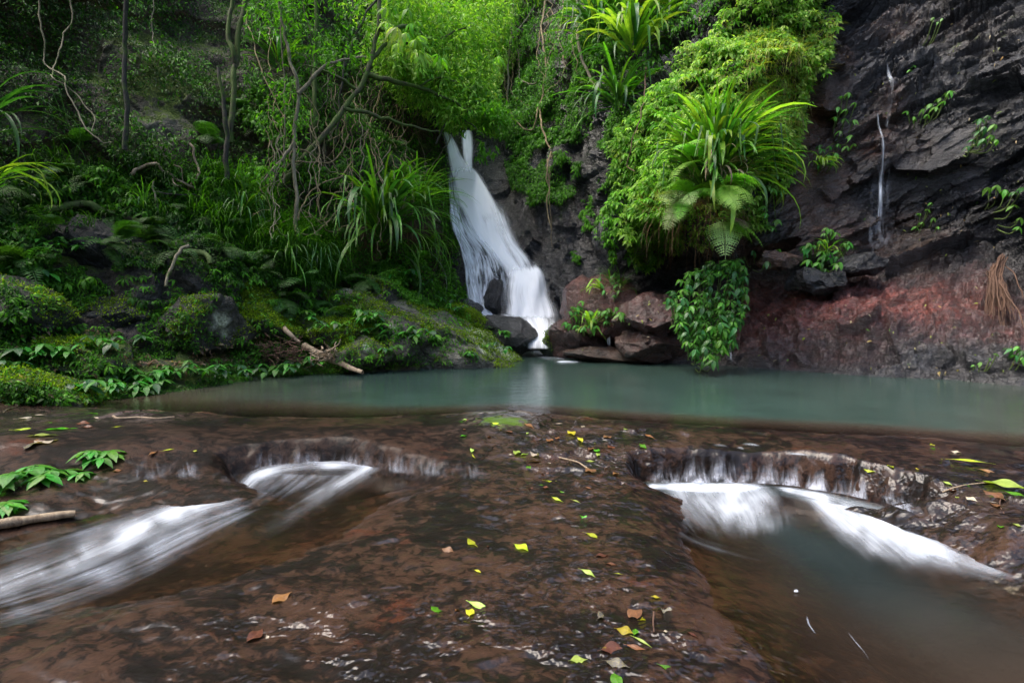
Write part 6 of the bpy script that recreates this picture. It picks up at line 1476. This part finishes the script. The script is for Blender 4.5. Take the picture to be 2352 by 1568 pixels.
FLV = [ # px, py, length px, angle (deg, in picture), colour, shape, label
 (1072,1236,48,-35,'y','oval','large yellow leaf floating at the centre of the foreground'),(1178,1250,44,-25,'y','oval','second large yellow leaf, right of the largest one'),(1120,1258,14,60,'o','curl','tiny orange brown leaf between the two yellow leaves'),
 (1338,1224,46,-20,'y','long','narrow yellow leaf caught in the little current'),(1086,1310,26,-15,'yb','long','small spotted yellow leaf below the two large ones'),(1328,1308,44,-28,'gl','long','thin green yellow leaf right of centre'),(1408,1320,26,-8,'y','thin','slim yellow leaf near the edge of the plunge pool'),
 (1007,1412,48,85,'g','oval','shiny green leaf standing out at the bottom centre'),(1070,1384,76,-14,'gl','long','long pale green leaf beside the shiny green one'),(1078,1420,36,80,'yb','oval','yellow leaf tucked under the long pale green one'),(1045,1408,30,60,'b','curl','brown leaf under the long pale green one'),
 (1364,1283,46,8,'b','oval','brown oval leaf on the slab left of the plunge pool'),(1385,1296,44,-4,'b','long','dark brown leaf just below the brown oval one'),(1010,1262,40,-10,'b','oval','faint brown leaf under water left of the yellow leaf'),
 (622,1392,54,48,'o','oval','orange brown leaf with holes at lower left'),(560,1480,58,70,'b','oval','large brown leaf at the bottom left'),(612,1460,22,-30,'p','curl','curled pale scrap beside the large brown leaf'),
 (1490,1372,34,-5,'yb','oval','yellow leaf with brown blotches at the right of the slab'),(1500,1398,70,-18,'gr','curl','wet curled grey leaf at the slab edge'),(1440,1400,50,-70,'b','oval','upright brown leaf in the leaf pile'),(1465,1430,52,30,'yb','curl','crumpled yellow brown leaf in the leaf pile'),
 (1410,1452,50,-20,'yb','oval','yellow green leaf at the left of the leaf pile'),(1455,1465,26,60,'g','oval','green leaf under the leaf pile'),(1447,1462,56,-30,'gl','thin','narrow green leaf sticking out of the leaf pile'),(1370,1430,60,25,'gr','curl','dark crumpled leaf left of the leaf pile'),
 (1432,1482,60,-12,'o','long','orange leaf below the leaf pile'),(1372,1500,100,6,'b','oval','biggest brown leaf at bottom right of centre'),(1378,1492,60,2,'y','long','yellow green leaf edge over the biggest brown leaf'),(1382,1524,72,-15,'gr','oval','wet grey leaf with yellow spots at the bottom'),
 (1410,1545,50,-75,'g','oval','bright green leaf at the bottom edge'),(1305,1522,56,8,'gl','oval','pale green blotched leaf at the bottom'),(1508,1528,60,-8,'g','long','green yellow leaf at the bottom right of the slab'),(1522,1455,16,0,'p','oval','small round pale leaf on the slab'),(1570,1450,40,-25,'b','long','brown leaf at the slab edge near the bottom'),
 (1328,1186,28,-20,'g','curl','small crumpled green leaf above the narrow yellow one'),(1245,1104,66,-8,'y','long','long yellow leaf on the wet slope'),(1282,1128,34,-18,'g','long','dark green leaf below the long yellow leaf'),(1266,1142,30,-20,'y','long','yellow leaf at the foot of the wet slope'),(1310,1150,26,-16,'gl','thin','thin leaf right of the yellow leaf on the slope'),
 (1238,1090,40,-4,'b','curl','dark curled leaf above the long yellow leaf'),(1212,1122,26,0,'b','curl','round brown leaf on the slope'),(1242,1120,24,-8,'o','oval','orange leaf beside the round brown leaf'),(1235,1118,20,10,'g','long','green sliver beside the orange leaf'),(1340,1120,26,-6,'o','long','reddish leaf on the wet slope'),
 (1304,990,34,-40,'fy','oval','pale yellow leaf at the top of the ledge litter') ,(1325,1005,34,-50,'yb','long','yellow leaf below the pale yellow one'),(1340,988,16,50,'p','oval','whitish leaf next to the pale yellow leaf'),(1440,992,16,80,'gl','oval','light green leaf at the right end of the ledge litter'),
 (1385,1010,30,12,'b','oval','brown leaf in the middle of the ledge litter'),(1398,1030,24,15,'o','oval','orange leaf in the ledge litter'),(1352,1045,30,40,'b','oval','brown leaf standing near the twig'),(1362,1024,22,30,'y','thin','thin yellow leaf near the middle brown leaf'),(1372,1045,24,60,'g','oval','green leaf in the ledge litter'),
 (1342,1062,32,0,'gl','long','light green leaf left part of a pair'),(1372,1062,28,28,'gl','long','light green leaf right part of a pair'),(1346,1075,36,-60,'b','oval','large brown leaf below the pair of green ones'),(1408,1092,44,28,'o','long','tan leaf near the right cascade'),(1470,1020,26,-40,'g','oval','crumpled green leaf at the top left of the right cascade'),
 (1478,998,36,-24,'o','long','rusty leaf above the crumpled green one'),(1388,1078,20,40,'b','curl','little brown curl beside the tan leaf'),(1262,1020,26,50,'o','oval','reddish oval leaf right of the mound'),(1282,1014,18,70,'o','oval','small tan leaf right of the reddish oval'),(1234,1056,42,85,'p','curl','withered grey curled leaf right of the mound'),
 (1205,1062,50,8,'b','long','long brown leaf at the foot of the mound'),(1212,1072,22,-50,'g','oval','green leaf below the long brown leaf'),(1182,1052,34,70,'gl','oval','pale green folded leaf in front of the mound'),(1195,1050,34,20,'gl','long','pale green leaf tip joined to the folded one'),(1166,1046,14,0,'p','oval','round white leaf at the front of the mound'),
 (1210,1000,12,70,'gl','oval','tiny pale green leaf on the mound side'),(1255,1066,22,10,'p','oval','grey leaf beside the long brown one'),(1080,1030,26,-60,'gl','long','pale leaf in the left side current'),(1085,1044,26,-40,'y','thin','yellow leaf in the left side current'),(1050,972,28,10,'g','long','green leaf at the left top of the mound'),
 (1062,968,24,20,'gl','long','light leaf at the left top of the mound'),(1068,966,14,0,'o','curl','orange scrap at the left top of the mound'),(1054,1005,20,10,'g','oval','green leaf in the current left of the mound'),(1066,990,10,60,'o','oval','tiny orange leaf left of the mound'),(1122,970,34,-10,'y','long','yellow leaf on the grey top of the mound'),
 (1142,978,26,0,'p','curl','white leaf on the grey top of the mound'),(1198,972,36,-14,'o','long','tan leaf at the right top of the mound'),(1152,995,46,4,'b','long','brown leaf lying above the moss patch'),(1148,990,16,80,'p','curl','pale scrap above the moss patch'),(1118,1010,26,30,'b','curl','dark curl left of the moss patch'),(1268,975,34,-2,'p','thin','pale thin leaf behind the ledge litter'),
 (2134,1030,36,-10,'g','curl','curled green leaf on the ledge at the right'),(2136,1024,20,5,'y','oval','small yellow leaf behind the curled green leaf'),(2178,1038,22,-20,'p','oval','cream leaf right of the curled green leaf'),(2162,1056,110,-6,'y','thin','very long thin yellow leaf on the right ledge'),(2235,1078,46,-18,'o','long','brown leaf under the very long yellow leaf'),
 (1978,1078,26,-20,'y','oval','yellow green leaf at the right cascade lip'),(2052,1092,26,80,'y','oval','bright spotted leaf right of the yellow green one'),(2112,1082,16,50,'yb','long','small leaf near the rightmost pouring water'),(2240,1105,90,-18,'gl','oval','large pale green leaf on the rock at right'),(2288,1130,56,-40,'g','long','dark green leaf hanging under the large pale green one'),
 (2185,1140,30,25,'o','oval','rust coloured leaf left of the debris'),(2198,1146,26,20,'gl','long','grey green leaf in the right debris'),(2218,1142,28,-85,'p','oval','pale spotted leaf in the right debris'),(2160,1106,26,-60,'gl','long','olive leaf on the wet rounded rock'),(2205,1110,24,-45,'g','thin','small green leaf on the wet rounded rock'),
 (2250,1125,50,-60,'b','oval','dark brown leaf pair in the right debris'),(2290,1170,36,40,'b','oval','brown leaf at far right'),(2262,1155,40,2,'p','thin','pale thin leaf at far right'),(2308,1216,22,60,'g','curl','curled green leaf at the right edge'),(2318,1205,26,-28,'gl','long','yellow green sliver above the curled green leaf'),
 (340,1055,30,75,'o','long','orange leaf on the wet black rock at left'),(368,1042,30,18,'y','thin','yellow sliver right of the orange leaf at left'),(440,1037,16,0,'y','oval','small bright leaf on the left wet rock'),(255,1088,22,20,'o','oval','tan round leaf beside the near left plants'),(328,1106,14,0,'yb','oval','olive leaf below the wet black rock'),
 (60,1030,60,35,'p','oval','big pale dead leaf in the near left litter'),(75,1025,50,60,'o','oval','tan dead leaf in the near left litter'),(92,1018,40,-80,'gr','oval','grey ribbed leaf in the near left litter'),(105,1010,40,-60,'b','curl','brown curled leaf in the near left litter'),(50,1005,60,12,'gl','long','pale yellow leaf in the near left litter'),
 (20,990,60,10,'y','long','yellow green strip at the left edge'),(90,990,70,12,'g','long','green leaf in the near left litter'),(130,985,70,6,'gl','long','long pale strip leaf at left'),(165,976,40,8,'o','oval','orange leaf beside the long pale strip'),(180,982,40,4,'b','oval','rust leaf below the long pale strip'),(100,972,60,6,'g','thin','green sliver at the back of the near left litter'),
 (200,952,40,4,'g','long','green leaf near the pale stick'),(215,960,26,-4,'p','long','pale leaf near the pale stick'),(250,985,30,20,'y','thin','yellow blade left of the grey mound'),(30,965,50,20,'p','long','bleached leaf at the left edge'),(40,935,60,-30,'gr','thin','long grey dead leaf on the mossy rock at left'),(70,955,40,2,'p','thin','white dead blade on the mossy rock at left'),
]
rl = np.random.default_rng(3)
for (x_, y_, l_, ang, ck, sh, lb) in FLV:
    if ck == 'fy': ck = 'yb'
    a = math.radians(ang); p0 = bed_hit(x_, y_, -.40)
    k = F/p0[1]                                   # photo pixels per metre here
    dx = math.cos(a)*l_/k; fs = (CAMZ-p0[2])/p0[1]  # foreshortening of the ground
    dy = math.sin(a)*l_/k/max(fs, .22)
    L_ = min(math.hypot(dx, dy), l_/k*1.35); hd = math.atan2(dy, dx)
    o = bpy.data.objects.new('fallen_leaf', FLM[(ck, sh, int(rl.integers(0, 3)))]); COL.objects.link(o)
    in_wat = p0[2] < -.2
    zz = max(p0[2], bed_z(p0[0]+math.cos(hd)*L_*.5, p0[1]+math.sin(hd)*L_*.5)[0]) + .008
    o.location = (p0[0], p0[1], float(zz)); o.rotation_euler = (rl.normal(0, .14), rl.normal(.0, .06), hd)
    L_ *= .88; o.scale = (L_, L_*rl.uniform(.8, 1.05), L_)
    tag(o, lb, 'leaf')
